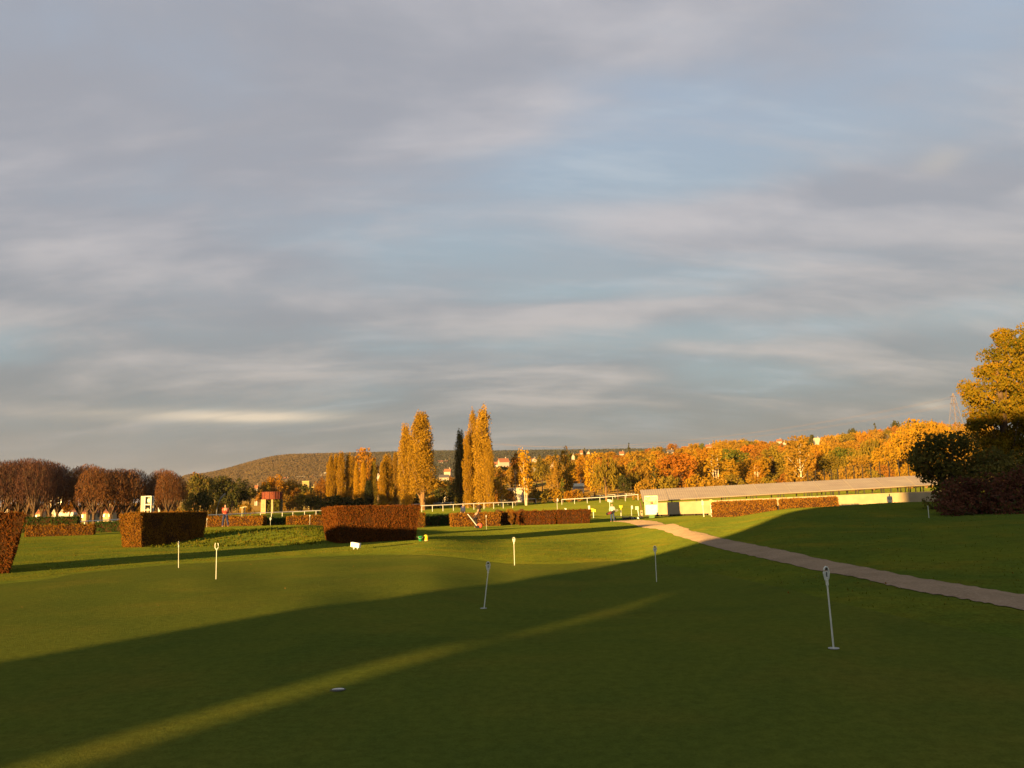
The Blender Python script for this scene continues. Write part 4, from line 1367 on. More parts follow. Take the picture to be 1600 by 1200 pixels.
# ------------------------------------------------------------------ track tower, water tank, cabin, lamp, buildings
def build_structures():
    # judges' tower behind the left clipped block
    d = 112; k = d / FPX
    p = at(229, d); root = empty('track_tower', p, .1)
    tag(root, 'small white track observation tower rising behind the left clipped hedge', 'tower')
    zt = topz(229, 775, d) - p.z
    w = 15.5 * k
    a = MB(); zc = zt - 1.05
    a.box((-w * .33, 0, zt / 2), (w * .34, w * .8, zt)); a.build('stair_panel', plain('tower_cream', (.42, .40, .30), .6), root)
    a = MB(); a.box((w * .17, 0, zt - .06), (w * .66, w * .8, .12)); a.build('roof', WHITE, root)
    a = MB(); a.box((w * .17, 0, zt - 1.15), (w * .66, w * .8, .14)); a.build('deck', WHITE, root)
    for x in (w * -.12, w * .47):
        for y in (-w * .37, w * .37):
            q = MB(); q.box((x, y, zt / 2 - .05), (.11, .11, zt - .1)); q.build('post', WHITE, root)
    a = MB(); a.box((w * .17, .1, zt - .60), (w * .5, w * .5, .8)); cab = a.build('cabin', plain('cabin_grey', (.25, .27, .2), .5), root)
    a = MB(); a.box((w * .22, -w * .26, zt - .62), (w * .26, .06, .38)); a.build('window', plain('cabin_glare', (.62, .66, .60), .3), cab)  # pale pane colour stands in for glare on the glass
    a = MB(); a.box((w * .17, w * .30, (zt - 1.2) * .5), (w * .58, .06, zt - 1.4)); a.build('back_panel', plain('lower_panels', (.30, .27, .18), .6), root)
    for z in (.55, 1.2, 1.85, 2.4):
        if z < zt - 1.4:
            a = MB(); a.box((w * .17, -w * .38, z), (w * .60, .05, .09)); a.build('crossbar', WHITE, root)
    a = MB(); a.box((w * .10, 0, (zt - 1.3) * .48), (w * .30, w * .5, (zt - 1.5) * .9)); a.build('lower_box', plain('lower_panels', (.30, .27, .18), .6), root)
    a = MB(); a.tube([(-w * .5, -w * .42, zt * .5), (w * .45, -w * .42, zt * .18)], .05, 6); a.tube([(-w * .5, -w * .42, zt * .62), (w * .45, -w * .42, zt * .30)], .03, 6); a.build('handrail', WHITE, root)
    # white cone/flag beside it
    p = at(246.5, 110); root = empty('white_flag', p); tag(root, 'small white flag behind the clipped hedge right of the tower', 'flag')
    z = topz(246, 793, 110) - p.z
    a = MB(); a.tube([(0, 0, 0), (0, 0, z)], .03, 6); a.build('stick', WHITE, root)
    a = MB(); a.add([(0, 0, z), (.22, .02, z - .55), (0, 0, z - .6), (0, .04, z), (.22, .05, z - .55), (0, .04, z - .6)], [(0, 1, 2), (3, 5, 4), (0, 3, 4, 1), (1, 4, 5, 2)]); a.build('cloth', WHITE, root)

    # old rusty tank on stone legs
    d = 228; k = d / FPX; p = at(425, d); root = empty('water_tank', p)
    tag(root, 'rusty red round tank on ivy covered cream stone walls beyond the track', 'water tank')
    z1 = topz(425, 768.5, d) - p.z; z0 = topz(425, 780, d) - p.z
    a = MB(); rr = 15.5 * k; n = 36; prof = [(rr, z0), (rr, z0 + .1), (rr * .985, z0 + .12), (rr * .985, z1 - .12), (rr * 1.01, z1 - .1), (rr * 1.01, z1), (rr * .9, z1 + .03)]
    a.lathe((0, 0, 0), prof, n); tk = a.build('tank', RUST, root)
    for j in range(12):
        t = 2 * math.pi * j / 12
        a = MB(); a.box((math.cos(t) * rr, math.sin(t) * rr, (z0 + z1) / 2), (.14, .14, z1 - z0 - .05), t); a.build('band', plain('rust_dark', (.13, .03, .02), .8), tk)
    a = MB(); a.box((-10.5 * k, -.8, z0 / 2 - .1), (7.5 * k, 2.2, z0 + .16)); a.build('wall', STONE, root)
    a = MB(); a.box((2.6 * k, -.8, z0 / 2 - .1), (3.0 * k, 1.5, z0 + .16)); a.build('pillar', STONE, root)
    a = MB(); a.box((0, 1.4, z0 / 2 - .1), (rr * 1.8, .5, z0 + .1)); a.build('rear_wall', plain('shaded_stone', (.2, .17, .09), .9), root)  # darker copy of the stone, shade put into its colour
    ivy = leafmat('ivy_leaves', (.05, .05, .010), (.13, .115, .018), None, .15)
    for x0, x1 in ((-7 * k, 1.2 * k), (4.0 * k, 13 * k)):
        n = 700; P = np.stack([rng.uniform(x0, x1, n), rng.uniform(-1.5, .2, n), rng.uniform(0, z0 * .97, n)], 1)
        me = quads_mesh('ivy', rand_quads(P, .34, 1.2), ivy, rng.random(n)); o = bpy.data.objects.new('ivy', me); COL.objects.link(o); o.parent = root
    # yellow cabin on stilts
    d = 300; k = d / FPX; p = at(478.5, d); root = empty('stilt_cabin', p)
    tag(root, 'yellow square cabin on thin stilts above the autumn bushes', 'cabin')
    z1 = topz(478, 752.3, d) - p.z; z0 = topz(478, 762, d) - p.z; w = 10.5 * k
    a = MB(); a.box((0, 0, (z0 + z1) / 2), (w, w * .8, z1 - z0)); bd = a.build('cabin', plain('cabin_yellow', (.26, .19, .065), .6), root)
    a = MB(); a.box((0, 0, z1 + .08), (w * 1.1, w * .95, .14)); a.build('roof', plain('cabin_lid', (.45, .38, .14), .6), root)
    for sx in (-.4, .45):
        for sy in (-.35, .35):
            a = MB(); a.tube([(sx * w, sy * w, 0), (sx * w, sy * w, z0)], .12, 6); a.build('stilt', plain('cabin_lid', (.45, .38, .14), .6), root)
    a = MB(); a.box((w * .85, 0, z0 + .1), (w * .7, w * .7, .2)); a.tube([(w * .7, -.9, z0), (w * .95, -.9, z0 - 2.2)], .1, 5); a.tube([(w * 1.2, -.9, z0 + 1.1), (w * 1.2, -.9, z0 - 4)], .1, 5)
    a.build('landing', plain('cabin_lid', (.45, .38, .14), .6), root)
    # bent lamp mast
    d = 150; p = at(337.5, d); root = empty('bent_mast', p); tag(root, 'thin grey mast bent to the right in front of the dark trees', 'mast')
    G = lambda px, py: Vector((at(px, d).x - p.x, 0, topz(px, py, d) - p.z))
    a = MB(); a.tube([(0, 0, 0), G(338.5, 795), G(341, 785), G(344, 779)], .09, 6); a.build('pole', plain('mast_grey', (.22, .21, .18), .5), root)
    a = MB(); a.tube([G(344, 779), G(351, 771.5)], .16, 6); a.build('arm', plain('mast_grey', (.22, .21, .18), .5), root)
    # small rail side props
    for (px, top, d, lab) in ((362, 783, 152, 'thin brown post standing behind the golfer in red'), (378, 793, 149, 'thin pale green post right of the golfer in red'), (382, 792, 149.5, 'second thin pale green post farther right of the golfer in red')):
        p = at(px, d); root = empty('thin_post', p); tag(root, lab, 'post')
        z = topz(px, top, d) - p.z
        a = MB(); a.tube([(0, 0, 0), (.03, 0, z)], .09, 6); a.build('pole', plain('post_pale', (.34, .32, .2), .6) if px > 365 else plain('post_brown', (.1, .05, .02), .8), root)
        a = MB(); a.box((.0, 0, z), (.7, .1, .12)); a.build('crosspiece', plain('post_pale', (.34, .32, .2), .6) if px > 365 else plain('post_brown', (.1, .05, .02), .8), root)

    # high net fence behind the shelter
    root = None
    posts = [(1265, 735.5), (1277.5, 734.5), (1291, 733), (1302, 733), (1312.5, 732), (1325.5, 729), (1338, 727.5), (1351.5, 726), (1364.5, 724.5), (1379, 721.5), (1393.5, 720), (1409, 718.5), (1424, 717), (1440, 715.5)]
    pts = []
    for px, py in posts:
        d = lerp(150, 118, (px - 1265) / 175); g = at(px, d); pts.append((g, topz(px, py, d)))
    o = pts[0][0]
    root = empty('net_fence', o); tag(root, 'high dark net fence on tall posts behind the shelter roof', 'net fence')
    for g, z in pts:
        a = MB(); a.tube([(0, 0, 0), (0, 0, z - g.z)], .08, 6); a.build('post', plain('fence_black', (.012, .010, .009), .7), root, loc=(g.x - o.x, g.y - o.y, g.z - o.z))
    a = MB(); 
    for i in range(len(pts) - 1):
        (g, z), (g2, z2) = pts[i], pts[i+1]
        for q in range(1, 6):
            t = q / 6; u = g.lerp(g2, t); a.tube([(u.x - o.x, u.y - o.y, 0), (u.x - o.x, u.y - o.y, lerp(z, z2, t) - o.z)], .011, 3, False)
        for q in range(0, 11):
            t = q / 10; A_ = Vector((g.x - o.x, g.y - o.y, lerp(g.z, z, t) - o.z)); B_ = Vector((g2.x - o.x, g2.y - o.y, lerp(g2.z, z2, t) - o.z)); a.tube([A_, B_], .011, 3, False)
    a.build('net', plain('fence_black', (.012, .010, .009), .7), root)

    # power pylon and its cables
    d = 620; k = d / FPX; p = at(1497.5, d); root = empty('power_pylon', p, .35)
    tag(root, 'lattice power pylon showing above the yellow trees at the right', 'pylon')
    H = topz(1497, 614, d) - p.z; a = MB()
    lev = [0, .25, .45, .6, .72, .82, .9, 1.0]; wd = [4.6, 3.9, 3.2, 2.5, 1.9, 1.3, .9, .25]
    for i in range(len(lev) - 1):
        z0, z1 = lev[i] * H, lev[i+1] * H; w0, w1 = wd[i], wd[i+1]
        c0 = [(-w0, -w0), (w0, -w0), (w0, w0), (-w0, w0)]; c1 = [(-w1, -w1), (w1, -w1), (w1, w1), (-w1, w1)]
        for j in range(4):
            a.tube([(*c0[j], z0), (*c1[j], z1)], .15, 4, False); a.tube([(*c0[j], z0), (*c1[(j+1) % 4], z1)], .09, 4, False); a.tube([(*c0[(j+1) % 4], z0), (*c1[j], z1)], .09, 4, False)
    pm = plain('pylon_steel', (.13, .10, .10), .6)
    a.build('lattice', pm, root)
    for z, w in ((.93, 3.4), (.80, 4.2)):
        a = MB(); a.tube([(-w, 0, z * H), (0, 0, z * H + .9), (w, 0, z * H)], .13, 4); a.tube([(-w, 0, z * H), (w, 0, z * H)], .12, 4); a.build('crossarm', pm, root)
    for j, (z, w, py, pend) in enumerate(((.93, -3.2, 646, 1285), (.93, 3.2, 650, 1290), (.80, -4, 670, 1300), (.80, 4, 676, 1305))):
        A0 = p + Vector((w * math.cos(.35), w * math.sin(.35), z * H - .5))
        e = at(pend - 520, 1050 + 10 * j); B0 = Vector((e.x, e.y, e.z + 42))
        pts = []
        for q in range(25):
            t = q / 24; v = A0.lerp(B0, t); v.z -= 4 * t * (1 - t) * 16; pts.append(v - A0)
        c = MB(); c.tube(pts, .06, 3, False); cb = c.build('power_cable', pm, None, loc=A0)
        tag(cb, ['upper left', 'upper right', 'lower left', 'lower right'][j] + ' thin cable sagging away to the left from the pylon', 'cable', 'cables strung from the pylon')
    # low coach and buildings at the far left
    d = 170; k = d / FPX; p = at(103, d); root = empty('parked_coach', p, .05)
    tag(root, 'white coach parked behind the dark green hedge under the bare trees', 'coach')
    zt = topz(103, 800.5, d) - p.z; L = 29 * k
    a = MB(); a.box((0, 0, zt / 2 + .2), (L, 2.4, zt - .4)); a.build('body', plain('coach_white', (.42, .42, .40), .4), root)
    for j in range(6):
        a = MB(); a.box((-L * .34 + j * L * .115, -1.22, zt - .75), (L * .095, .05, .55)); a.build('window', WINDOWM, root)
    for x in (-L * .3, L * .32):
        for y in (-1.1, 1.1):
            a = MB(); a.tube([(x, y - .12, .45), (x, y + .12, .45)], .45, 16); a.build('wheel', BLACK, root)
    a = MB(); a.box((L * .5, 0, zt - .9), (.06, 2.1, .8)); a.build('windscreen', WINDOWM, root)


build_structures()


HOUSE_SKIRT = []


def house(px, base_d, w_px, top, eave, lab, wallm=None, roofm=None, yaw=0.0, gable=False, depth=None, windows=2, hx=None, group=None):
    d = base_d
    if base_d > 300:
        best = 1e9
        for q in np.arange(base_d * .75, 2300, 12.0):
            g = at(px, q); e = abs(topz(px, eave, q) - g.z - 5.5) + abs(q - base_d) * .012
            if e < best: best = e; d = float(q)
    k = d / FPX
    p = at(px, d)
    he = topz(px, eave, d) - p.z
    hmax = max(3.5, min(7.5, .95 * w_px * k))
    if base_d > 300 and he > hmax: HOUSE_SKIRT.append((px, w_px, eave, d))
    root = empty('house', p, yaw)
    tag(root, lab, 'house', group)
    w = w_px * k; dp = depth or w * .7
    zt = topz(px, top, d) - p.z; ze = topz(px, eave, d) - p.z
    zt = max(zt, 3.0); ze = max(min(ze, zt - .6), 2.2)
    wallm = wallm or HOUSEW; roofm = roofm or TILE
    a = MB(); a.box((0, 0, ze / 2 - .5), (w, dp, ze + 1)); 
    if gable:
        a.add([(-w/2, -dp/2, ze), (w/2, -dp/2, ze), (0, -dp/2, zt), (-w/2, dp/2, ze), (w/2, dp/2, ze), (0, dp/2, zt)], [(0, 1, 2), (3, 5, 4)])
    else:
        a.add([(-w/2, -dp/2, ze), (-w/2, dp/2, ze), (-w/2, 0, zt), (w/2, -dp/2, ze), (w/2, dp/2, ze), (w/2, 0, zt)], [(0, 2, 1), (3, 4, 5)])
    a.build('wall', wallm, root)
    r_ = MB(); o = .06 * w; t = .25
    if gable:
        for s in (-1, 1):
            r_.add([(0, -dp/2 - o, zt + t), (s * (w/2 + o), -dp/2 - o, ze - .1 + t * .5), (s * (w/2 + o), dp/2 + o, ze - .1 + t * .5), (0, dp/2 + o, zt + t),
                    (0, -dp/2 - o, zt + .02), (s * (w/2 + o), -dp/2 - o, ze - .25), (s * (w/2 + o), dp/2 + o, ze - .25), (0, dp/2 + o, zt + .02)],
                   [(0, 1, 2, 3), (4, 7, 6, 5), (0, 4, 5, 1), (1, 5, 6, 2), (2, 6, 7, 3)])
    else:
        for s in (-1, 1):
            r_.add([(-w/2 - o, 0, zt + t), (-w/2 - o, s * (dp/2 + o), ze - .1 + t * .5), (w/2 + o, s * (dp/2 + o), ze - .1 + t * .5), (w/2 + o, 0, zt + t),
                    (-w/2 - o, 0, zt + .02), (-w/2 - o, s * (dp/2 + o), ze - .25), (w/2 + o, s * (dp/2 + o), ze - .25), (w/2 + o, 0, zt + .02)],
                   [(0, 1, 2, 3), (4, 7, 6, 5), (0, 4, 5, 1), (1, 5, 6, 2), (2, 6, 7, 3)])
    rf = r_.build('roof', roofm, root)
    a = MB(); a.box((w * .28, dp * .1, zt + .5), (w * .08, w * .08, 1.8)); a.build('chimney', wallm, rf)
    for j in range(windows):
        x = (j + .5) / windows * w - w / 2
        a = MB(); a.box((x, -dp/2 - .02, ze * .62), (w / windows * .35, .1, min(1.5, ze * .3))); a.build('window', WINDOWM, root)
    return root


house(787, 800, 15, 716.5, 722, 'big white house with a pale gable on the hill right of the tall poplars', yaw=.35, roofm=TILE, windows=3)
house(777, 790, 9, 722, 726, 'small pale house adjoining the big white one on the hill', yaw=-.1)
house(834, 780, 10, 716, 719.5, 'white house peeping over the olive tree right of the birch group', yaw=.2, gable=True)
house(840.5, 600, 12.5, 730.5, 733, 'low bright white house in the middle of the hillside trees', yaw=.2, roofm=plain('pale_roof', (.5, .44, .3), .8))
house(863, 640, 7, 725, 729, 'small white house left of the golden spire tree', gable=True, windows=1)
house(896, 700, 4.5, 710, 713, 'narrow white house end between two orange crowns high on the hill', gable=True, windows=1)
house(904, 262, 16, 756.5, 759, 'pale flat shed among bushes left of the bright gold tree', yaw=.1, roofm=plain('pale_roof', (.5, .44, .3), .8), windows=0)
house(806, 270, 22, 763.5, 768, 'long pale outbuilding behind the white trunked birches', yaw=-.15, wallm=HOUSEG, roofm=plain('pale_roof', (.5, .44, .3), .8), windows=2)
house(920, 820, 5, 705, 708, 'tiny pale house on the ridge above the bright gold tree', gable=True, windows=1)
house(909, 830, 4, 704.5, 707.5, 'tiny red roofed house on the ridge left of a dark fir', windows=1)
house(972, 830, 7, 706, 709, 'tiny pale house on the ridge left of the pointed fir', windows=1)
house(1048, 760, 9, 703, 706.5, 'grey roofed house half hidden in the orange wood', wallm=HOUSEG, roofm=SLATE)
house(1108, 760, 8, 695, 698, 'small cream house on the ridge left of the red crowns', windows=1)
house(1219, 730, 7, 686.5, 689.5, 'white house on the skyline above the orange wood', windows=1)
house(1226, 715, 6, 690.5, 693.5, 'white gabled house just below its neighbour on the skyline', gable=True, windows=1)
house(1278, 650, 8, 684.5, 687, 'white house with a bright flat roof beside a dark round tree on the skyline', roofm=plain('pale_roof', (.5, .44, .3), .8), windows=1)
house(590, 700, 8, 737, 743, 'small white gabled house between the two poplar clumps', gable=True, roofm=SLATE, windows=1)
house(694, 640, 14, 742, 746, 'grey white villa seen between the tall poplars', yaw=.2, wallm=HOUSEG, windows=3, roofm=SLATE)
house(700, 720, 10, 733, 737, 'pale upper villa behind the grey white one between the poplars', yaw=-.2, wallm=HOUSEG, roofm=TILE)
house(692, 930, 14, 719.5, 722, 'row of tiled roofs under the dark ridge between the poplars', yaw=0, wallm=HOUSEG, roofm=TILE)
house(693, 250, 8, 762, 766, 'pale low shed under the olive dome tree', wallm=HOUSEG, roofm=plain('pale_roof', (.5, .44, .3), .8), windows=1)
house(506, 900, 9, 738.5, 741, 'white block at the foot of the hill left of the poplar row', roofm=plain('pale_roof', (.5, .44, .3), .8), windows=2)
house(447, 950, 7, 746, 748, 'cream house at the hill foot above the rusty tank', windows=1)
house(431, 900, 5, 744.5, 747, 'small white house half hidden in the gold tree above the tank', windows=1, gable=True)
house(470, 1000, 12, 744.5, 746.5, 'row of low pale roofs at the foot of the far hill', windows=3, roofm=plain('pale_roof', (.5, .44, .3), .8))
house(490, 990, 6, 743.5, 745.5, 'low pale roof right of the row at the far hill foot', windows=1)
house(400.5, 520, 5, 759, 762.5, 'small bright house left of the rusty tank among dark trees', windows=1)
house(351, 272, 13, 757, 761, 'greyish house with a flat roof half sunk in the dark trees', wallm=plain('dim_plaster', (.14, .12, .09), .9), roofm=SLATE)
house(153, 196, 66, 794, 800, 'long low cream stable block behind the bare trees and the white rail', wallm=CREAM, roofm=TILE, depth=7, windows=8)
house(92, 185, 15, 796.5, 800.5, 'small pale building right behind the white coach', windows=2, wallm=HOUSEW, roofm=plain('pale_roof', (.5, .44, .3), .8))
house(62, 190, 14, 798, 801.5, 'low cream building among the trunks left of the coach', windows=2, wallm=CREAM)
house(8, 150, 10, 786, 790, 'pale cabin between trunks at the left edge', windows=1)
house(32, 240, 9, 781, 786, 'yellowish house seen between the left tree trunks', windows=1, wallm=CREAM)
house(94, 420, 9, 765, 769, 'sunlit ochre house high behind the left tree trunks', windows=2, wallm=CREAM)
house(80, 430, 6, 766, 770, 'small ochre house left of its sunlit neighbour behind the trunks', windows=1, wallm=CREAM)

# ------------------------------------------------------------------ trees
BARK = plain('bark', (.10, .065, .04), .95, var=.35, scale=3, spec=.1)
BARKG = plain('warm_bark', (.20, .12, .055), .95, var=.3, scale=3, spec=.1)
BIRCH = plain('birch_bark', (.55, .46, .34), .8, var=.2, scale=4, spec=.1)
LM = {
 'gold': leafmat('gold_leaves', (0.225, 0.117, 0.010), (0.391, 0.225, 0.017), (0.151, 0.113, 0.015), .35),
 'bright': leafmat('bright_yellow_leaves', (0.345, 0.185, 0.009), (0.496, 0.289, 0.017), (0.310, 0.137, 0.010), .35),
 'poplar': leafmat('poplar_leaves', (0.231, 0.131, 0.012), (0.480, 0.289, 0.027), (0.125, 0.091, 0.016), .35),
 'orange': leafmat('orange_leaves', (.26, .115, .010), (.40, .20, .015), (.22, .09, .012), 0.35),
 'rust': leafmat('rust_leaves', (.19, .075, .013), (.32, .15, .02), (.14, .07, .014), 0.3),
 'redorange': leafmat('red_orange_leaves', (.25, .085, .012), (.38, .15, .016), (.2, .08, .014), 0.3),
 'olive': leafmat('olive_leaves', (0.122, 0.090, 0.014), (0.263, 0.188, 0.023), (0.084, 0.075, 0.014), .35),
 'ochre': leafmat('ochre_leaves', (0.192, 0.105, 0.017), (0.365, 0.211, 0.025), (0.125, 0.097, 0.017), .35),
 'green': leafmat('green_leaves', (0.052, 0.065, 0.012), (0.131, 0.139, 0.019), (0.174, 0.131, 0.017), .2),
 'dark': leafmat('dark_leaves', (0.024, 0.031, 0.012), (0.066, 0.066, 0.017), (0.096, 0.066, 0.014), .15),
 'shade': leafmat('evergreen_leaves', (0.012, 0.017, 0.008), (0.034, 0.036, 0.012), None, .1),  # cypress leaves, this dark by their own colour
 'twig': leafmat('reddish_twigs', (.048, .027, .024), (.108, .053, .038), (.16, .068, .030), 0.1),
 'twigred': leafmat('rusty_twigs', (.085, .038, .022), (.175, .078, .030), (.22, .105, .028), 0.12),
 'maroon': leafmat('maroon_leaves', (0.068, 0.027, 0.020), (0.162, 0.065, 0.034), (0.068, 0.076, 0.024), .15),
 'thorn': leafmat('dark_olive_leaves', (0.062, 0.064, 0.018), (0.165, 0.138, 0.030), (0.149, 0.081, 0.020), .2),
 'rightgold': leafmat('yellow_green_leaves', (0.085, 0.078, 0.009), (0.245, 0.160, 0.011), (0.30, 0.145, 0.010), .3),
}


def crown_from_lobes(lobes, leaf, dens=1.0, aspect=1.5, updown=0.2, fill=.55):
    P = []; T = []
    for (c, r, t) in lobes:
        area = 4 * math.pi * ((r[0]*r[1])**1.6 + (r[0]*r[2])**1.6 + (r[1]*r[2])**1.6) ** (1/1.6) / 3 ** (1/1.6)
        n = int(area / (leaf * leaf * aspect) * .55 * dens) + 6
        d = rng.normal(size=(n, 3)); d /= np.linalg.norm(d, axis=1)[:, None]
        rad = fill + (1 - fill + .12) * rng.random(n) ** .6
        P.append(np.array(c) + d * np.array(r) * rad[:, None]); T.append(np.clip(t + rng.normal(size=n) * .16, 0, 1))
    P = np.vstack(P); T = np.concatenate(T)
    return rand_quads(P, leaf, aspect, updown), T, (rng.random(len(P)) < .12).astype(float) * .8


def proto_mesh(kind, seed, leaf_scale=1.0, dens=1.0, high=False):
    """unit-ish trees in metres: returns (trunk mesh, crown mesh, height, width)"""
    global rng
    rng = np.random.default_rng(seed); rd = random.Random(seed)
    tr = MB(); lobes = []; H = 12.0; W = 8.0; leaf = .36 * leaf_scale; kw = {}
    if kind == 'poplar':
        H, W = 22.0, 4.6; HIGH = high
        def env(t): return W / 2 * min(1, (t / .10)) ** .5 * max(.05, 1 - abs((t - .36) / .66) ** 3.2) ** .6
        for k in range(110):
            t = rd.uniform(.22 if HIGH else .05, .96); e = env(t); a = rd.uniform(0, 6.28); q = rd.uniform(.1, .52) ** .7
            lobes.append(((e * q * math.cos(a), e * q * math.sin(a), t * H), (max(.45, e * .42), max(.45, e * .42), rd.uniform(1.2, 2.3)), rd.uniform(.15, .85)))
        for k in range(5):
            a = rd.uniform(0, 6.28); lobes.append(((.35 * math.cos(a), .35 * math.sin(a), H * rd.uniform(.9, .97)), (.45, .45, 1.1), rd.uniform(.4, .9)))
        leaf = .22 * leaf_scale; kw = dict(updown=.5, aspect=1.7, fill=.35)
        tr.tube([(0, 0, -.3), (0, 0, 1), (.1, 0, H * .5), (0, 0, H * .95)], [.55, .42, .22, .05], 8)
        for k in range(14):
            a = rd.uniform(0, 6.28); z = rd.uniform(1.2, H * .6); r = env(min(.95, z / H + .15)) * .8
            tr.tube([(0, 0, z), (r * .6 * math.cos(a), r * .6 * math.sin(a), z + 1.6), (r * math.cos(a), r * math.sin(a), z + 4.5)], [.14, .09, .03], 5, False)
    elif kind == 'round':
        H, W = 12.0, 10.0
        for k in range(34):
            u = rd.uniform(-.85, 1); a = rd.uniform(0, 6.28); s = math.sqrt(max(0, 1 - u * u)); q = rd.uniform(.5, .85)
            wob = rd.uniform(.75, 1.1)
            lobes.append(((W / 2 * s * q * wob * math.cos(a), W / 2 * s * q * wob * math.sin(a), H * .56 + H * .38 * u * q * wob), (rd.uniform(.9, 1.7), rd.uniform(.9, 1.7), rd.uniform(.8, 1.4)), rd.uniform(.05, .95)))
        tr.tube([(0, 0, -.4), (.05, 0, 1.5), (0, .1, H * .45), (.1, 0, H * .7)], [.38, .26, .17, .06], 8)
        for l in lobes[:12]:
            c = l[0]; z0 = rd.uniform(H * .22, H * .45)
            tr.tube([(0, 0, z0), (c[0] * .5, c[1] * .5, (z0 + c[2]) / 2 + .3), c], [.11, .07, .03], 5, False)
    elif kind == 'oval':
        H, W = 13.0, 6.0
        for k in range(34):
            t = rd.uniform(.2, .97); e = W / 2 * math.sin(math.pi * min(1, (t - .08) / .95)) ** .7; a = rd.uniform(0, 6.28); q = rd.uniform(.2, .85)
            lobes.append(((e * q * math.cos(a), e * q * math.sin(a), t * H), (rd.uniform(.6, 1.1), rd.uniform(.6, 1.1), rd.uniform(.8, 1.6)), rd.uniform(.1, .9)))
        tr.tube([(0, 0, -.4), (.08, 0, 2), (0, .1, H * .5), (.1, 0, H * .9)], [.24, .18, .12, .03], 7)
        for l in lobes[:10]:
            c = l[0]; tr.tube([(0, 0, c[2] * .6), (c[0] * .6, c[1] * .6, c[2] * .85), c], [.08, .05, .02], 5, False)
        kw = dict(updown=.3)
    elif kind == 'birch':
        H, W = 13.0, 6.4
        for k in range(34):
            t = rd.uniform(.3, .98); e = W / 2 * math.sin(math.pi * min(1, (t - .15) / .9)) ** .6; a = rd.uniform(0, 6.28); q = rd.uniform(.25, .9)
            lobes.append(((e * q * math.cos(a), e * q * math.sin(a), t * H), (rd.uniform(.5, 1.0), rd.uniform(.5, 1.0), rd.uniform(.7, 1.4)), rd.uniform(.1, .95)))
        for sx in (-.35, .45):
            tr.tube([(sx * .4, 0, -.4), (sx, 0, 3.4), (sx * 1.3, .1, H * .55), (sx * 1.2, 0, H * .9)], [.20, .15, .10, .03], 7)
        for l in lobes[:9]:
            c = l[0]; tr.tube([(.1, 0, c[2] * .55), (c[0] * .6, c[1] * .6, c[2] * .85), c], [.07, .05, .02], 5, False)
    elif kind == 'willow':
        H, W = 11.0, 11.0
        for k in range(46):
            u = rd.uniform(-.3, 1); a = rd.uniform(0, 6.28); s = math.sqrt(max(0, 1 - u * u)); q = rd.uniform(.5, .95)
            z = H * .56 + H * .36 * u * q
            lobes.append(((W / 2 * s * q * math.cos(a), W / 2 * s * q * math.sin(a), z - 1.0), (rd.uniform(.6, 1.0), rd.uniform(.6, 1.0), rd.uniform(1.6, 2.9)), rd.uniform(.1, .9)))
        tr.tube([(0, 0, -.4), (.2, 0, 2), (-.2, .1, H * .45), (.1, 0, H * .7)], [.45, .33, .2, .06], 8)
        for l in lobes[:12]:
            c = l[0]; tr.tube([(0, 0, H * .3), (c[0] * .5, c[1] * .5, c[2] + 1.2), c], [.13, .08, .03], 5, False)
        kw = dict(updown=.75, aspect=2.4)
    elif kind == 'dome':      # pollarded, nearly bare, fan of upright limbs under a twiggy dome
        H, W = 12.5, 7.0
        Q = []; T = []
        tr.tube([(0, 0, -.4), (.05, 0, 1.4), (.0, .05, 3.1)], [.36, .27, .25], 8)
        P = []; D = []
        for k in range(13):
            a = k * 2.4 + rd.uniform(-.3, .3); r = W / 2 * math.sqrt((k + .7) / 13.2) * .9
            zt = H * (.98 - .34 * (r / (W / 2)) ** 2.2); p0 = Vector((0, 0, 2.7 + rd.uniform(-.5, .3)))
            p1 = Vector((r * .42 * math.cos(a), r * .42 * math.sin(a), 4.6)); p2 = Vector((r * .85 * math.cos(a), r * .85 * math.sin(a), 7.6)); p3 = Vector((r * math.cos(a), r * math.sin(a), zt * .93))
            tr.tube([p0, p1, p2, p3], [.16, .115, .075, .03], 5, False)
            for q in range(9):
                t = rd.uniform(.25, 1); b0 = p1.lerp(p2, t) if q % 2 else p2.lerp(p3, t)
                a2 = rd.uniform(0, 6.28); tr.tube([b0, b0 + Vector((.4 * math.cos(a2), .4 * math.sin(a2), .7)), b0 + Vector((.65 * math.cos(a2), .65 * math.sin(a2), 1.7))], [.035, .022, .01], 3, False)
        n = int(5200 * dens)
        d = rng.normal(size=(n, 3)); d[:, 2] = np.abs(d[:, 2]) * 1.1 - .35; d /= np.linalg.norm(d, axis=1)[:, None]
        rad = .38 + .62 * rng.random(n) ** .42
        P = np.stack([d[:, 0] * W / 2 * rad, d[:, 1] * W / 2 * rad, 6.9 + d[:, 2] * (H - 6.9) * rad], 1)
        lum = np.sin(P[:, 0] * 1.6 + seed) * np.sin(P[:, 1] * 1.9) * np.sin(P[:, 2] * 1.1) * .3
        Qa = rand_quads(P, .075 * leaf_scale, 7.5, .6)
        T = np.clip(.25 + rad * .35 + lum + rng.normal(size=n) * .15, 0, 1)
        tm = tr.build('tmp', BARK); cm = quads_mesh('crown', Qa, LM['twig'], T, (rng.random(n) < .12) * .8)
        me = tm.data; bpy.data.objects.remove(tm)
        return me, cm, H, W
    elif kind == 'conifer':
        H, W = 14.0, 5.0
        for k in range(40):
            t = rd.uniform(.08, .98); e = W / 2 * (1 - t) ** .9 + .15; a = rd.uniform(0, 6.28)
            lobes.append(((e * .7 * math.cos(a), e * .7 * math.sin(a), t * H), (max(.3, e * .5), max(.3, e * .5), .6), rd.uniform(.1, .9)))
        tr.tube([(0, 0, -.4), (0, 0, H * .96)], [.25, .03], 7)
    elif kind == 'bush':
        H, W = 4.0, 6.0
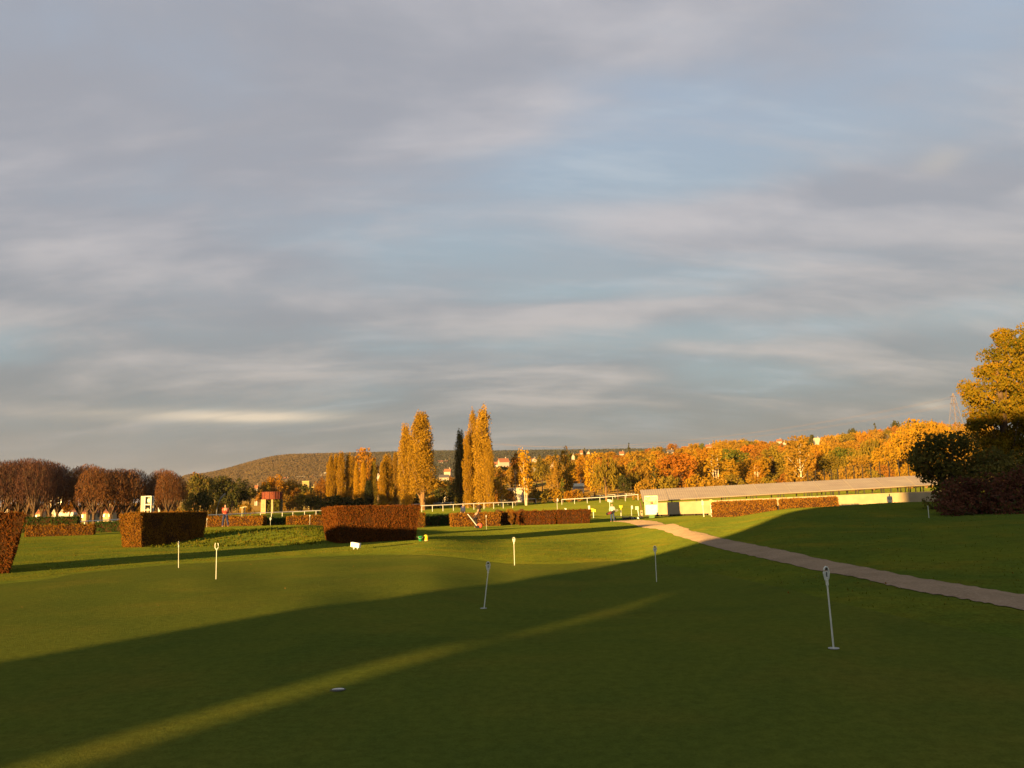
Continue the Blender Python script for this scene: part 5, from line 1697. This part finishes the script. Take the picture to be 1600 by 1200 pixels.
        for k in range(22):
            a = rd.uniform(0, 6.28); q = rd.uniform(0, .8); z = rd.uniform(.25, .8) * (1 - q * .35)
            lobes.append(((W / 2 * q * math.cos(a), W / 2 * q * math.sin(a), z * H), (rd.uniform(.6, 1.1), rd.uniform(.6, 1.1), rd.uniform(.5, .9)), rd.uniform(.05, .95)))
        for k in range(6):
            a = k * 1.05; tr.tube([(0, 0, -.3), (.7 * math.cos(a), .7 * math.sin(a), 1.5), (1.6 * math.cos(a), 1.6 * math.sin(a), 2.8)], [.09, .06, .02], 5, False)
        leaf = .30 * leaf_scale
    Q, T, Sp = crown_from_lobes(lobes, leaf, dens, **kw)
    # measure and normalise to a 1 x 1 box
    tm = tr.build('tmp', BARK); me = tm.data; bpy.data.objects.remove(tm)
    cm = quads_mesh('crown', Q, LM['gold'], T, Sp)
    zmax = float(np.percentile(Q[:, :, 2], 99.7)); xr = float(np.percentile(np.abs(Q[:, :, 0]), 98)) * 2
    return me, cm, zmax, xr


PROTO = {}


def proto(kind, i, leaf_scale=1.0, dens=1.0):
    key = (kind, i, leaf_scale, dens)
    if key not in PROTO:
        PROTO[key] = proto_mesh(kind, 100 + i * 7 + len(kind) * 13 + int(leaf_scale * 10), leaf_scale, dens, kind == 'poplar' and i == 6)
    return PROTO[key]


def put_tree(x, y, h, w, kind, i, mat, label, cat='tree', group=None, bark=None, name=None, ls=1.0, dens=1.0, yaw=None):
    tm, cm, H, W = proto(kind, i, ls, dens)
    names = {'poplar': 'poplar_tree', 'round': 'autumn_tree', 'oval': 'autumn_tree', 'birch': 'birch_tree', 'willow': 'willow_tree', 'dome': 'chestnut_tree', 'conifer': 'conifer_tree', 'bush': 'bush'}
    root = empty(name or names[kind], (x, y, tz(x, y)), random.uniform(0, 6.28) if yaw is None else yaw)
    root.scale = (w / W, w / W, h / H)
    t = bpy.data.objects.new('trunk', tm); COL.objects.link(t); t.parent = root
    c = bpy.data.objects.new('crown', cm); COL.objects.link(c); c.parent = root
    t.material_slots[0].link = 'OBJECT'; t.material_slots[0].material = bark or BARK
    c.material_slots[0].link = 'OBJECT'; c.material_slots[0].material = LM[mat] if isinstance(mat, str) else mat
    tag(root, label, cat, group)
    return root


def T_(px, w, top, d, kind, i, mat, label, **kw):
    p = at(px, d); h = max(1.2, topz(px, top, d) - p.z)
    return put_tree(p.x, p.y, h, w * d / FPX, kind, i, mat, label, **kw)


# --- the tall poplars and their neighbours
PG = 'tall columnar poplars'
T_(636, 25, 665, 196, 'poplar', 0, 'poplar', 'tall gold poplar, left one of the close pair in mid view', group=PG, bark=BARKG, ls=.8)
T_(661, 36, 645.5, 191, 'poplar', 6, 'poplar', 'tallest poplar of the left pair, with a forked bare trunk foot', group=PG, bark=BARKG, ls=.8)
T_(648, 13, 683, 212, 'poplar', 2, 'dark', 'thin dark poplar squeezed between the left pair', group=PG)
T_(720.5, 17, 674, 205, 'poplar', 3, 'thorn', 'narrow poplar coloured dark for shade, standing left of the tallest gold one', group=PG, ls=.8)  # dark leaf colour stands in for shade on this poplar
T_(757, 29, 639, 196, 'poplar', 4, 'poplar', 'tallest gold poplar right of the dark narrow one', group=PG, bark=BARKG, ls=.8)
T_(741, 18, 644, 199, 'poplar', 2, 'poplar', 'gold poplar grown against the left flank of the tallest one', group=PG, bark=BARKG, ls=.8)
T_(732, 15, 678, 197, 'poplar', 0, 'gold', 'shorter gold poplar between the dark one and the tallest', group=PG, bark=BARKG, ls=.8)
T_(765, 15, 690, 194, 'poplar', 3, 'poplar', 'short outer poplar on the right flank of the tallest one', group=PG, ls=.8)
SG = 'row of smaller gold poplars'
for px, w, top, d, i, m, lab in (
    (516, 12, 713, 230, 0, 'gold', 'leftmost small gold poplar of the row behind the middle hedge block'),
    (525, 10, 711, 234, 3, 'gold', 'small poplar second from the left in the row behind the middle block'),
    (533, 13, 708, 228, 1, 'gold', 'slightly taller small poplar near the left end of the row'),
    (545, 12, 711, 230, 2, 'gold', 'small poplar in the row left of a narrow dark gap'),
    (557, 8, 722, 228, 4, 'bright', 'thin bright poplar in the middle of the small row'),
    (567.5, 8, 722, 226, 0, 'bright', 'thin bright poplar just left of the dark cypress'),
    (551, 12, 714, 250, 3, 'ochre', 'brownish poplar standing behind the small gold row'),
    (584, 11, 722, 245, 4, 'olive', 'dull olive poplar right of the dark cypress'),
    (605, 19, 712, 215, 1, 'gold', 'broad gold poplar left of the tall pair'),
    (598, 11, 722, 213, 2, 'gold', 'low gold poplar on the left flank of the broad one'),
    (618, 12, 708, 224, 3, 'ochre', 'dull poplar between the broad gold one and the tall pair')):
    T_(px, w, top, d, 'poplar', i, m, lab, group=SG, bark=BARKG)
T_(566, 34, 700, 262, 'oval', 0, 'orange', 'tall ragged orange tree rising above the small poplar row', bark=BARKG)
T_(577, 26, 712, 255, 'round', 1, 'orange', 'orange crown above the dark cypress', bark=BARKG)
T_(576.5, 13, 752, 215, 'poplar', 4, 'shade', 'dark square cypress at the right end of the small poplar row', dens=1.6, name='cypress_tree')
T_(784, 24, 735, 200, 'oval', 1, 'bright', 'small bright orange tree just right of the tallest poplar', bark=BIRCH)
T_(822, 24, 701, 204, 'birch', 0, 'bright', 'tall orange birch with white trunks before the pale outbuilding', bark=BIRCH)
T_(806, 20, 708, 212, 'birch', 1, 'orange', 'duller orange birch left of the tall white trunked one', bark=BIRCH)
T_(848, 28, 712, 330, 'round', 2, 'olive', 'round olive tree on the hill right of the tall birch')
T_(872, 20, 722, 290, 'round', 0, 'ochre', 'ochre tree below the small white house and the golden spire', bark=BARKG)
T_(886, 25, 698, 240, 'oval', 2, 'gold', 'golden spire shaped tree left of the pale flat shed', bark=BARKG)
T_(880, 18, 748, 214, 'conifer', 1, 'green', 'small green bushy cone at the foot of the golden spire')
T_(910, 24, 712, 300, 'oval', 3, 'orange', 'orange tree behind the pale flat shed')
T_(929, 30, 708, 222, 'oval', 1, 'bright', 'brightest yellow tree beside the olive willow', bark=BARKG)
T_(948, 44, 716, 208, 'willow', 0, 'olive', 'big olive willow left of the shelter roof', bark=BARKG)
T_(966, 28, 722, 216, 'willow', 1, 'ochre', 'ochre willow on the right flank of the big one')
T_(976, 20, 742, 206, 'round', 3, 'dark', 'dark leaved tree between the willow and the shelter end')
T_(990, 26, 738, 214, 'willow', 0, 'olive', 'dark olive willow just left above the shelter end')
T_(1024, 16, 727, 210, 'conifer', 0, 'dark', 'dark pointed tree directly above the left end of the shelter roof')
T_(1005, 30, 726, 220, 'willow', 1, 'ochre', 'ochre drooping tree above the left end of the shelter')
T_(1120, 34, 702, 212, 'birch', 2, 'gold', 'gold tree with a pale forked trunk above the third of the shelter roof', bark=BIRCH)
T_(1184, 26, 722, 208, 'birch', 0, 'orange', 'thin orange birch with white stems above the middle of the roof', bark=BIRCH)
T_(1253, 44, 681, 198, 'oval', 0, 'ochre', 'tall bare looking orange brown tree left of the net fence', bark=BIRCH)
T_(1242, 26, 690, 203, 'oval', 3, 'ochre', 'slim ochre tree on the left flank of the tall orange brown one')
T_(1305, 44, 705, 214, 'round', 2, 'olive', 'broad green olive tree behind the left half of the net fence')
T_(1340, 44, 712, 226, 'round', 0, 'ochre', 'broad ochre tree behind the middle of the net fence', bark=BARKG)
T_(1386, 46, 697, 220, 'round', 4, 'gold', 'broad yellow tree behind the right half of the net fence', bark=BARKG)
T_(1440, 60, 655, 235, 'round', 1, 'gold', 'large golden tree rising behind the dark thorn bush', bark=BARKG)
T_(1412, 40, 682, 240, 'round', 3, 'gold', 'golden tree on the left flank of the large one behind the thorn bush')
T_(1478, 44, 664, 240, 'round', 0, 'gold', 'golden tree between the large one and the pylon foot')
T_(1510, 44, 662, 245, 'round', 2, 'ochre', 'ochre tree behind the yellow crowned tree at the right edge')
T_(1545, 50, 668, 240, 'round', 4, 'ochre', 'ochre tree hidden behind the dark trees at the right edge')

# --- bare domed chestnut trees on the left
prof = [(-40, 716), (0, 718), (18, 716), (42, 715), (60, 717), (80, 720), (98, 730), (104, 750), (112, 740), (124, 727), (138, 724), (152, 727), (168, 733), (188, 731), (206, 731), (220, 738), (226, 750),
        (232, 742), (244, 734), (256, 732), (268, 736), (280, 746), (290, 760)]
pxs = [a for a, b in prof]; pys = [b for a, b in prof]
spots = [(-30, 130), (-14, 146), (2, 128), (15, 150), (27, 134), (40, 146), (52, 128), (64, 150), (76, 132), (88, 142),
         (124, 136), (136, 150), (146, 132), (158, 146), (172, 134), (184, 150), (196, 136), (207, 146),
         (243, 140), (253, 152), (262, 138), (271, 150)]
for k, (px, d) in enumerate(spots):
    top = float(np.interp(px, pxs, pys)) + random.uniform(-.5, 2.5)
    near = d < 140
    grp = 'first' if px < 110 else ('second' if px < 220 else 'third')
    desc = {'first': 'at the far left', 'second': 'behind the white rail', 'third': 'right of the white track tower'}[grp]
    order = ('front', 'rear')[0 if near else 1]
    lab = ['nearly bare brown domed tree', 'russet domed tree'][0 if grp == 'first' else 1]
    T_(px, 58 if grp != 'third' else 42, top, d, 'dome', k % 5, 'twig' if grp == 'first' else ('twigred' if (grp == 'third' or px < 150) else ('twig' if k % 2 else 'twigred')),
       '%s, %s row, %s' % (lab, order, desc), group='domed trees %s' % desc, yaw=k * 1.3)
T_(108, 22, 772, 150, 'round', 2, 'rust', 'low rusty tree in the gap between the two left clumps')
T_(309, 42, 741, 215, 'round', 3, 'thorn', 'round tree with a rusty top and green base at the left of the dark trees')
T_(304, 30, 739.5, 222, 'oval', 1, 'rust', 'rusty orange crown peeping above the dark trees')
T_(332, 30, 745, 250, 'round', 1, 'dark', 'dark green tree above the bent grey mast')
T_(350, 34, 744, 255, 'round', 0, 'thorn', 'olive green tree right above the greyish sunken house')
T_(372, 34, 748, 250, 'round', 4, 'dark', 'dark leafy tree at the right of the dark clump')
T_(390, 24, 757, 252, 'round', 2, 'thorn', 'low dark tree left of the rusty tank')
T_(360, 28, 766, 245, 'bush', 0, 'dark', 'dark bush below the greyish sunken house', cat='bush')
T_(320, 28, 764, 186, 'bush', 1, 'dark', 'dark bush below the rusty topped round tree', cat='bush')
T_(296, 24, 770, 186, 'bush', 2, 'thorn', 'dark bush right of the third bare clump', cat='bush')
T_(354, 34, 765, 258, 'bush', 2, 'dark', 'dark bush swallowing the foot of the greyish house', cat='bush')
T_(384, 22, 786, 214, 'bush', 0, 'ochre', 'greyish ochre bush left of the rusty tank', cat='bush')
T_(338, 26, 784, 184, 'bush', 1, 'ochre', 'low ochre bush behind the white rail near the bent mast', cat='bush')
T_(430, 30, 742, 262, 'round', 1, 'orange', 'orange gold tree right above the rusty tank', bark=BARKG)
T_(414, 20, 754, 258, 'round', 3, 'olive', 'yellow green tree left above the rusty tank')
T_(452, 30, 750, 268, 'round', 0, 'ochre', 'ochre tree right of the rusty tank')
T_(463, 22, 763, 250, 'round', 4, 'rust', 'small rusty tree left of the yellow stilt cabin')
T_(450, 26, 774, 238, 'bush', 2, 'ochre', 'ochre bush right of the rusty tank foot', cat='bush')
T_(471, 30, 770, 240, 'bush', 0, 'olive', 'olive bush under the yellow stilt cabin', cat='bush')
T_(486, 22, 766, 244, 'bush', 1, 'ochre', 'ochre bush at the foot of the stilt cabin', cat='bush')
T_(501, 18, 745, 248, 'round', 2, 'rust', 'salmon rusty tree left of the small poplar row')
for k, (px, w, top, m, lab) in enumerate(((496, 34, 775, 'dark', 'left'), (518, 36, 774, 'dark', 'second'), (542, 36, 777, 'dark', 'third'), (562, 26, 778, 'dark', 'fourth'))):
    T_(px, w, top, 205 + k, 'bush', k % 3, m, '%s bush coloured dark for the shade below the small poplar row' % lab, cat='bush', group='dark bushes below the small poplars', dens=1.4)  # dark bushes stand in for the shadow on the trees' lower parts
T_(598, 26, 782, 200, 'bush', 1, 'gold', 'gold bush at the foot of the broad small poplar', cat='bush')
T_(614, 24, 786, 199, 'bush', 0, 'maroon', 'dark red bush above the middle hedge block', cat='bush')
T_(680, 46, 748, 222, 'round', 0, 'ochre', 'spreading ochre tree right of the left poplar pair', bark=BARKG)
T_(668, 28, 742, 218, 'round', 3, 'gold', 'gold lower crown at the right foot of the left poplar pair')
T_(686, 40, 762, 214, 'bush', 2, 'dark', 'dark shrub under the spreading ochre tree', cat='bush')
T_(672, 20, 774, 208, 'bush', 1, 'gold', 'small yellow bush before the dark shrub', cat='bush')
T_(708, 20, 768, 218, 'bush', 0, 'dark', 'dark green bush left of the dark narrow poplar', cat='bush')
T_(702, 22, 748, 250, 'round', 1, 'dark', 'dark tree half behind the dark narrow poplar')
T_(772, 22, 762, 214, 'bush', 2, 'rust', 'dark rusty bush left of the small bright orange tree', cat='bush')
T_(798, 24, 764, 212, 'bush', 0, 'rust', 'rusty bush before the pale outbuilding', cat='bush')
T_(850, 30, 764, 215, 'bush', 1, 'olive', 'olive bush right of the white trunked birch', cat='bush')
T_(836, 20, 758, 222, 'bush', 2, 'ochre', 'ochre bush just right of the white trunks', cat='bush')
T_(868, 26, 762, 214, 'bush', 0, 'gold', 'gold green bush at the foot of the golden spire', cat='bush')
T_(905, 36, 764, 212, 'bush', 2, 'ochre', 'ochre bush in front of the pale flat shed', cat='bush')
T_(893, 22, 766, 210, 'bush', 1, 'orange', 'low orange bush behind the track rail', cat='bush')
# brown low shrubs behind the long low hedge
for k, (px, top, w) in enumerate(((778, 796, 24), (797, 795, 28), (815, 795.5, 28), (836, 797.5, 22))):
    T_(px, w, top, 92, 'bush', k % 3, 'rust' if k % 2 else 'maroon', ['dark brown shrub at the left end', 'rusty shrub second', 'brown shrub third', 'small rusty shrub at the right end'][k] + ' of the low line behind the long hedge', cat='bush', group='brown shrubs behind the long hedge', ls=.4)
T_(799, 11, 797.5, 76.5, 'oval', 2, 'rust', 'tiny young rusty tree in front of the long low hedge', ls=.3)

# --- wooded hillside, tree by tree
HOUSES = [(787, 716, 728, 11, 800), (777, 722, 729, 7, 790), (834, 716, 722, 6, 780), (840, 730, 737, 8, 600), (863, 725, 733, 5, 640), (896, 710, 718, 4, 700), (904, 756, 762, 10, 262), (806, 763, 776, 14, 270),
          (920, 705, 709, 4, 820), (909, 704, 708, 4, 830), (972, 706, 710, 4, 830), (1048, 703, 708, 5, 760), (1108, 695, 699, 5, 760), (1219, 686, 691, 5, 730), (1226, 690, 695, 5, 715),
          (1278, 684, 695, 6, 650), (590, 737, 746, 5, 700), (694, 742, 752, 9, 640), (700, 733, 742, 6, 720), (692, 719, 726, 9, 930), (447, 746, 751, 5, 950), (431, 744, 750, 4, 900), (470, 744, 749, 8, 1000)]
skl = ([560, 700, 780, 830, 900, 950, 1000, 1030, 1060, 1100, 1150, 1200, 1250, 1300, 1330, 1360, 1400, 1450, 1500, 1560],
       [722, 722, 718, 714, 707, 706, 704, 698, 697, 692, 686, 688, 686, 681, 676, 673, 667, 656, 664, 660])
cols = [('gold', 8), ('orange', 6), ('ochre', 8), ('rust', 2), ('redorange', 1), ('olive', 4), ('green', 1), ('bright', 1)]
bagc = [c for c, n in cols for _ in range(n)]
words = {'gold': 'golden', 'orange': 'orange', 'ochre': 'ochre', 'rust': 'rusty brown', 'redorange': 'flame orange', 'olive': 'olive', 'green': 'green', 'bright': 'bright yellow', 'dark': 'dark green'}


def where(px):
    for lim, s in ((720, 'behind the poplar pairs'), (800, 'right of the tallest poplar'), (880, 'above the birches'), (960, 'above the willows'), (1060, 'above the left shelter end'),
                   (1150, 'above the arrow sign'), (1240, 'above the shelter roof middle'), (1330, 'left of the net fence middle'), (1420, 'above the right shelter end')):
        if px < lim: return s
    return 'behind the dark thorn bush'


rw = random.Random(21)
seen = {}
for ri, d in enumerate((245, 285, 335, 395, 465, 545, 640, 740)):
    wpx = 10.5 / d * FPX
    px = 985 if d < 300 else (840 if d < 400 else 730)
    while px < 1535:
        px += wpx * rw.uniform(.55, .85)
        dd = d * rw.uniform(.95, 1.06)
        p = at(px, dd)
        h = rw.uniform(9, 14.5)
        if px < 1000: h *= .8
        yt = 600 - FPX * (Vector((p.x, p.y, p.z + h)) - EYE).dot(cu) / (Vector((p.x, p.y, p.z + h)) - EYE).dot(cf)
        lim = float(np.interp(px, *skl)) + rw.uniform(-1, 7)
        if ri >= 6: lim = float(np.interp(px, *skl)) + rw.uniform(-1.5, 2.5)
        yt = max(yt, lim) if ri < 6 else lim
        for (hx, h0, h1, hw, hd) in HOUSES:
            if dd < hd and abs(px - hx) < hw + wpx * .42 and yt < h1:
                yt = h1 + rw.uniform(0, 2)
        h = topz(px, yt, dd) - p.z
        if h < 2.0: continue
        m = rw.choice(bagc)
        kind = rw.choice(['round', 'round', 'round', 'oval', 'oval', 'willow']) if h > 5 else 'bush'
        if rw.random() < .03: kind, m = 'conifer', 'dark'
        rowname = ['lowest', 'second', 'third', 'fourth', 'fifth', 'sixth', 'seventh', 'topmost'][ri]
        key = (words[m], rowname, where(px)); 
        put_tree(p.x, p.y, h, 10.5 * rw.uniform(.8, 1.2) * (1 if kind != 'oval' else .75), kind, rw.randrange(4 if kind in ('round', 'oval') else (3 if kind == 'bush' else 2)), m,
                 '%s %s, %s row of wood %s' % (words[m], 'bush' if kind == 'bush' else ('fir' if kind == 'conifer' else 'tree'), rowname, where(px)), cat='bush' if kind == 'bush' else 'tree',
                 group='%s trees of the %s row %s' % key, ls=1.0 if d < 350 else 1.5, dens=1.4)
ORD = ['first', 'second', 'third', 'fourth', 'fifth', 'sixth', 'seventh', 'eighth', 'ninth', 'tenth']


def number_repeats(prefixes):
    seen = {}
    for o in list(COL.objects):
        l = o.get('label')
        if l and o.parent is None and any(p in l for p in prefixes): seen.setdefault(l, []).append(o)
    for l, os_ in seen.items():
        if len(os_) > 1:
            os_.sort(key=lambda o: o.location.x / max(o.location.y, 1))
            for i, o in enumerate(os_): o['label'] = '%s, %s from left' % (l, ORD[min(i, 9)])


for k in range(17):
    px = 1012 + k * 27 + rw.uniform(-6, 6); m = ['ochre', 'olive', 'rust', 'gold', 'ochre', 'olive'][k % 6]
    T_(px, rw.uniform(30, 44), float(np.interp(px, [1000, 1440], [750, 722])) + rw.uniform(-4, 6), 203 + rw.uniform(-4, 6), 'bush', k % 3, m, '%s bush of the scrub line right behind the shelter roof' % words[m],
       cat='bush', group='scrub line behind the shelter', bark=BARKG, dens=1.2)
# skyline accents
for px, top, w, kind, lab in ((1370, 661, 10, 'conifer', 'pointed dark fir standing on the skyline left of the round dark one'), (1403, 657, 14, 'round', 'dark round tree on the skyline left of the large golden tree'),
                        (1271, 679, 13, 'round', 'dark round tree on the skyline beside the white flat roofed house'), (1334, 669, 14, 'round', 'dark low crown on the skyline between two firs'),
                        (984, 692, 8, 'conifer', 'lone pointed fir on the skyline above the willow'), (914, 700, 7, 'conifer', 'dark fir on the ridge above the bright yellow tree'),
                        (869, 703, 7, 'conifer', 'dark fir on the ridge left of the golden spire'), (937, 702, 6, 'conifer', 'small dark fir on the ridge right of the bright yellow tree'),
                        (1052, 693, 18, 'round', 'rusty dark crown on the skyline above the grey roofed house')):
    T_(px, w, top, 700, kind, 1, 'dark' if px != 1052 else 'rust', lab, ls=1.5)
for (hx, hw, he_, hd) in HOUSE_SKIRT:
    g = at(hx, hd)
    vis = next((b for (a, t, b, c, dd) in HOUSES if abs(a - hx) < 3 and abs(he_ - t) < 8), he_ + 3)
    if hx > 380:
        for q in range(2):
            T_(hx + (q - .5) * hw * .7, max(hw * .9, 7), max(vis, he_ + 1.5) + q * .8, hd - 10 - q * 2, 'round', q + 1, ('ochre', 'olive', 'rust')[(int(hx) + q) % 3],
               '%s garden tree before a house %s, %s one' % (words[('ochre', 'olive', 'rust')[(int(hx) + q) % 3]], 'behind the orange wood' if hx > 1000 else ('above the long hedge' if hx > 760 else 'in the valley'), ('left', 'right')[q]), group='garden trees before the houses', ls=1.5)
# valley between the left clumps and the poplars
for ri, d in enumerate((300, 420, 560, 720, 900)):
    px = 385
    while px < 720:
        px += 11 / d * FPX * rw.uniform(.7, 1.3)
        p = at(px, d); h = rw.uniform(6, 10); m = rw.choice(['ochre', 'rust', 'olive', 'ochre', 'orange', 'dark'])
        yt = 600 - FPX * (Vector((p.x, p.y, p.z + h)) - EYE).dot(cu) / (Vector((p.x, p.y, p.z + h)) - EYE).dot(cf)
        for (hx, h0, h1, hw, hd) in HOUSES:
            if d < hd and abs(px - hx) < hw + 5 / d * FPX and yt < h1: yt = h1 + 1
        h = topz(px, yt, d) - p.z
        if h < 2: continue
        put_tree(p.x, p.y, h, 10 * rw.uniform(.8, 1.2), 'round', rw.randrange(4), m, '%s tree, %s row of the valley %s' % (words[m], ['nearest', 'second', 'third', 'fourth', 'farthest'][ri], 'left of the small poplars' if px < 520 else 'behind the poplars'),
                 group='%s valley trees of the %s row %s' % (words[m], ri, 'left' if px < 520 else 'right'), ls=1.5)
# low growth behind the bare clumps
for k in range(9):
    px = 8 + k * 33; m = ['ochre', 'olive', 'gold', 'rust'][k % 4]
    T_(px, 30, 788 + (k % 3) * 3, 235 + 5 * (k % 4), 'bush', k % 3, m, '%s bush number place behind the bare domed trees' % words[m] if False else
       '%s bush %s behind the bare domed trees' % (words[m], ['at the left edge', 'near the yellowish house', 'left of the ochre houses', 'behind the low cream building', 'in the gap of the clumps', 'behind the stable roof', 'right behind the stable block', 'left of the white tower', 'right of the white tower'][k]), cat='bush')

number_repeats(('scrub line', 'row of wood', 'domed tree', 'row of the valley', 'garden tree'))


# --- far wooded ridge, one mass
def far_wood():
    global rng
    rng = np.random.default_rng(5)
    n = 150000
    px = rng.uniform(255, 1250, n); d = 1250 + 1330 * rng.random(n) ** .6
    X = (px - 800) / 1302 * d; Z = terrain(X, d)
    keep = Z > 9
    X, d, Z, px = X[keep], d[keep], Z[keep], px[keep]
    Z = Z + rng.uniform(1, 10, len(X))
    P = np.stack([X, d, Z], 1)
    clump = np.sin(X * .05) * np.sin(d * .021 + X * .013) * .25 + .5
    Q = rand_quads(P, 2.8, 1.3, 0, np.repeat(np.array([[0, -.6, .8]]), len(X), 0))
    m = leafmat('far_wood_leaves', (.072, .052, .030), (.102, .070, .037), (.036, .042, .036), .1)
    spot = np.clip((px - 500) / 160, 0, .92) * (rng.random(len(X)) < .95)
    me = quads_mesh('far_woodland', Q, m, np.clip(clump + rng.normal(size=len(X)) * .06, 0, 1), spot)
    o = bpy.data.objects.new('far_woodland', me); COL.objects.link(o)
    tag(o, 'brown wooded ridge far behind the poplars and the valley', 'woodland', kind='stuff')


far_wood()

# --- dark bushes and the yellow tree at the right edge
RG = 'bushes and tree at the right edge'


def big_crown(name, px, d, label, cat, lobes, leaf, mat, aspect=1.6, updown=.2, trunk=None, dens=1.0, base_d=None, seed=3):
    """lobes in picture terms: (column, row of centre, half width px, half height px, depth offset m)"""
    global rng
    rng = np.random.default_rng(seed)
    p = at(px, d); root = empty(name, p); tag(root, label, cat)
    L = []
    for (lx, ly, rx, ry, dy) in lobes:
        dd = d + dy; c = at(lx, dd); z = topz(lx, ly, dd)
        rx_ = rx * dd / FPX; rz_ = ry * dd / FPX
        n = max(8, int(rx_ * rz_ * 13))
        for q in range(n):
            v = rng.normal(size=3); v /= np.linalg.norm(v); v *= rng.random() ** .35 * .9
            L.append(((c.x - p.x + v[0] * rx_, c.y - p.y + v[1] * min(rx_, 2.5), z - p.z + v[2] * rz_), (.42, .42, .34), float(np.clip(.5 + rng.normal() * .33, 0, 1))))
    Q, T, Sp = crown_from_lobes(L, leaf, dens, aspect, updown)
    z_ok = Q[:, :, 2].min(1) > -.35
    Q, T, Sp = Q[z_ok], T[z_ok], Sp[z_ok]
    me = quads_mesh('crown', Q, LM[mat], T, Sp)
    c = bpy.data.objects.new('crown', me); COL.objects.link(c); c.parent = root
    tr = MB(); rd = random.Random(seed)
    hmax = max(l[0][2] for l in L)
    tr.tube([(0, 0, -.3), (.1, 0, hmax * .3), (0, 0, hmax * .8)], trunk or [.12, .09, .03], 8)
    for q in range(16):
        l = L[rd.randrange(len(L))][0]
        tr.tube([(0, 0, min(.3 + rd.random() * hmax * .3, l[2] * .7)), (l[0] * .5, l[1] * .5, l[2] * .65), l], [.07, .045, .015], 5, False)
    tr.build('trunk', BARK, root)
    return root


big_crown('golden_poplar', 1580, 46, 'big yellow green tree cut by the right edge, its top lit and its base dark', 'tree',
          [(1612, 545, 24, 34, 0), (1580, 562, 20, 32, 0), (1568, 595, 26, 32, 0), (1606, 610, 44, 46, 1), (1545, 622, 22, 24, -.5), (1588, 650, 62, 34, 0), (1640, 600, 50, 70, 1), (1564, 690, 36, 36, 0), (1600, 700, 60, 50, 0), (1574, 740, 44, 30, 0), (1630, 680, 60, 80, 1), (1650, 540, 40, 44, 1), (1530, 612, 10, 14, 0), (1545, 665, 26, 30, .3), (1560, 640, 34, 26, .4), (1590, 580, 24, 30, .5), (1597, 525, 7, 14, 0)],
          .085, 'rightgold', trunk=[.3, .22, .08], updown=.4, dens=1.25, seed=11)
big_crown('thorn_bush', 1490, 40, 'wide dark green thorny bush left of the big yellow green tree', 'bush',
          [(1500, 712, 60, 34, 0), (1462, 712, 32, 22, 0), (1440, 718, 16, 12, -.3), (1530, 735, 60, 40, 0), (1486, 750, 34, 34, 0), (1478, 785, 22, 20, .3), (1560, 735, 56, 44, .6), (1465, 695, 22, 12, 0), (1500, 690, 40, 14, 0), (1450, 735, 16, 10, 0)],
          .10, 'thorn', updown=.3, dens=.9, seed=12)
big_crown('copper_bush', 1530, 35.5, 'long clipped maroon bush at the right edge in front of the thorn bush', 'bush',
          [(1480, 778, 26, 24, 0), (1515, 772, 32, 30, 0), (1555, 768, 36, 34, 0), (1513, 770, 22, 16, .4), (1600, 768, 40, 36, 0), (1640, 768, 40, 36, 0), (1500, 792, 44, 12, -.3), (1570, 792, 50, 12, -.3)],
          .085, 'maroon', updown=.2, dens=1.1, seed=13)
p_ = at(1451.5, 34); o_ = empty('garden_stake', p_); tag(o_, 'thin pale stake in the grass left of the maroon bush', 'stake')
_a = MB(); _a.tube([(0, 0, -.05), (0, 0, topz(1451.5, 791, 34) - p_.z)], .012, 6); _a.build('stick', PIN_WHITE, o_)
_a = MB(); _a.box((0, 0, topz(1451.5, 791, 34) - p_.z), (.03, .03, .03)); _a.build('cap', PIN_WHITE, o_)


# ------------------------------------------------------------------ the evening air
def build_haze():
    x0, x1, y0, y1, z0, z1 = -9300, 9300, -9300, 9300, -12, 175
    a = MB(); a.box(((x0 + x1) / 2, (y0 + y1) / 2, (z0 + z1) / 2), (x1 - x0, y1 - y0, z1 - z0))
    m, b = mat_new('evening_haze')
    v = b.new('ShaderNodeVolumePrincipled')
    v.inputs['Color'].default_value = (.80, .82, .86, 1)
    v.inputs['Density'].default_value = 0.00003
    v.inputs['Anisotropy'].default_value = 0.0
    o = b.new('ShaderNodeOutputMaterial'); b.link(v.outputs[0], o.inputs['Volume'])
    h = a.build('haze', m)
    tag(h, kind='stuff')
    h['label'] = 'thin evening haze over the whole landscape'; h['category'] = 'haze'


build_haze()
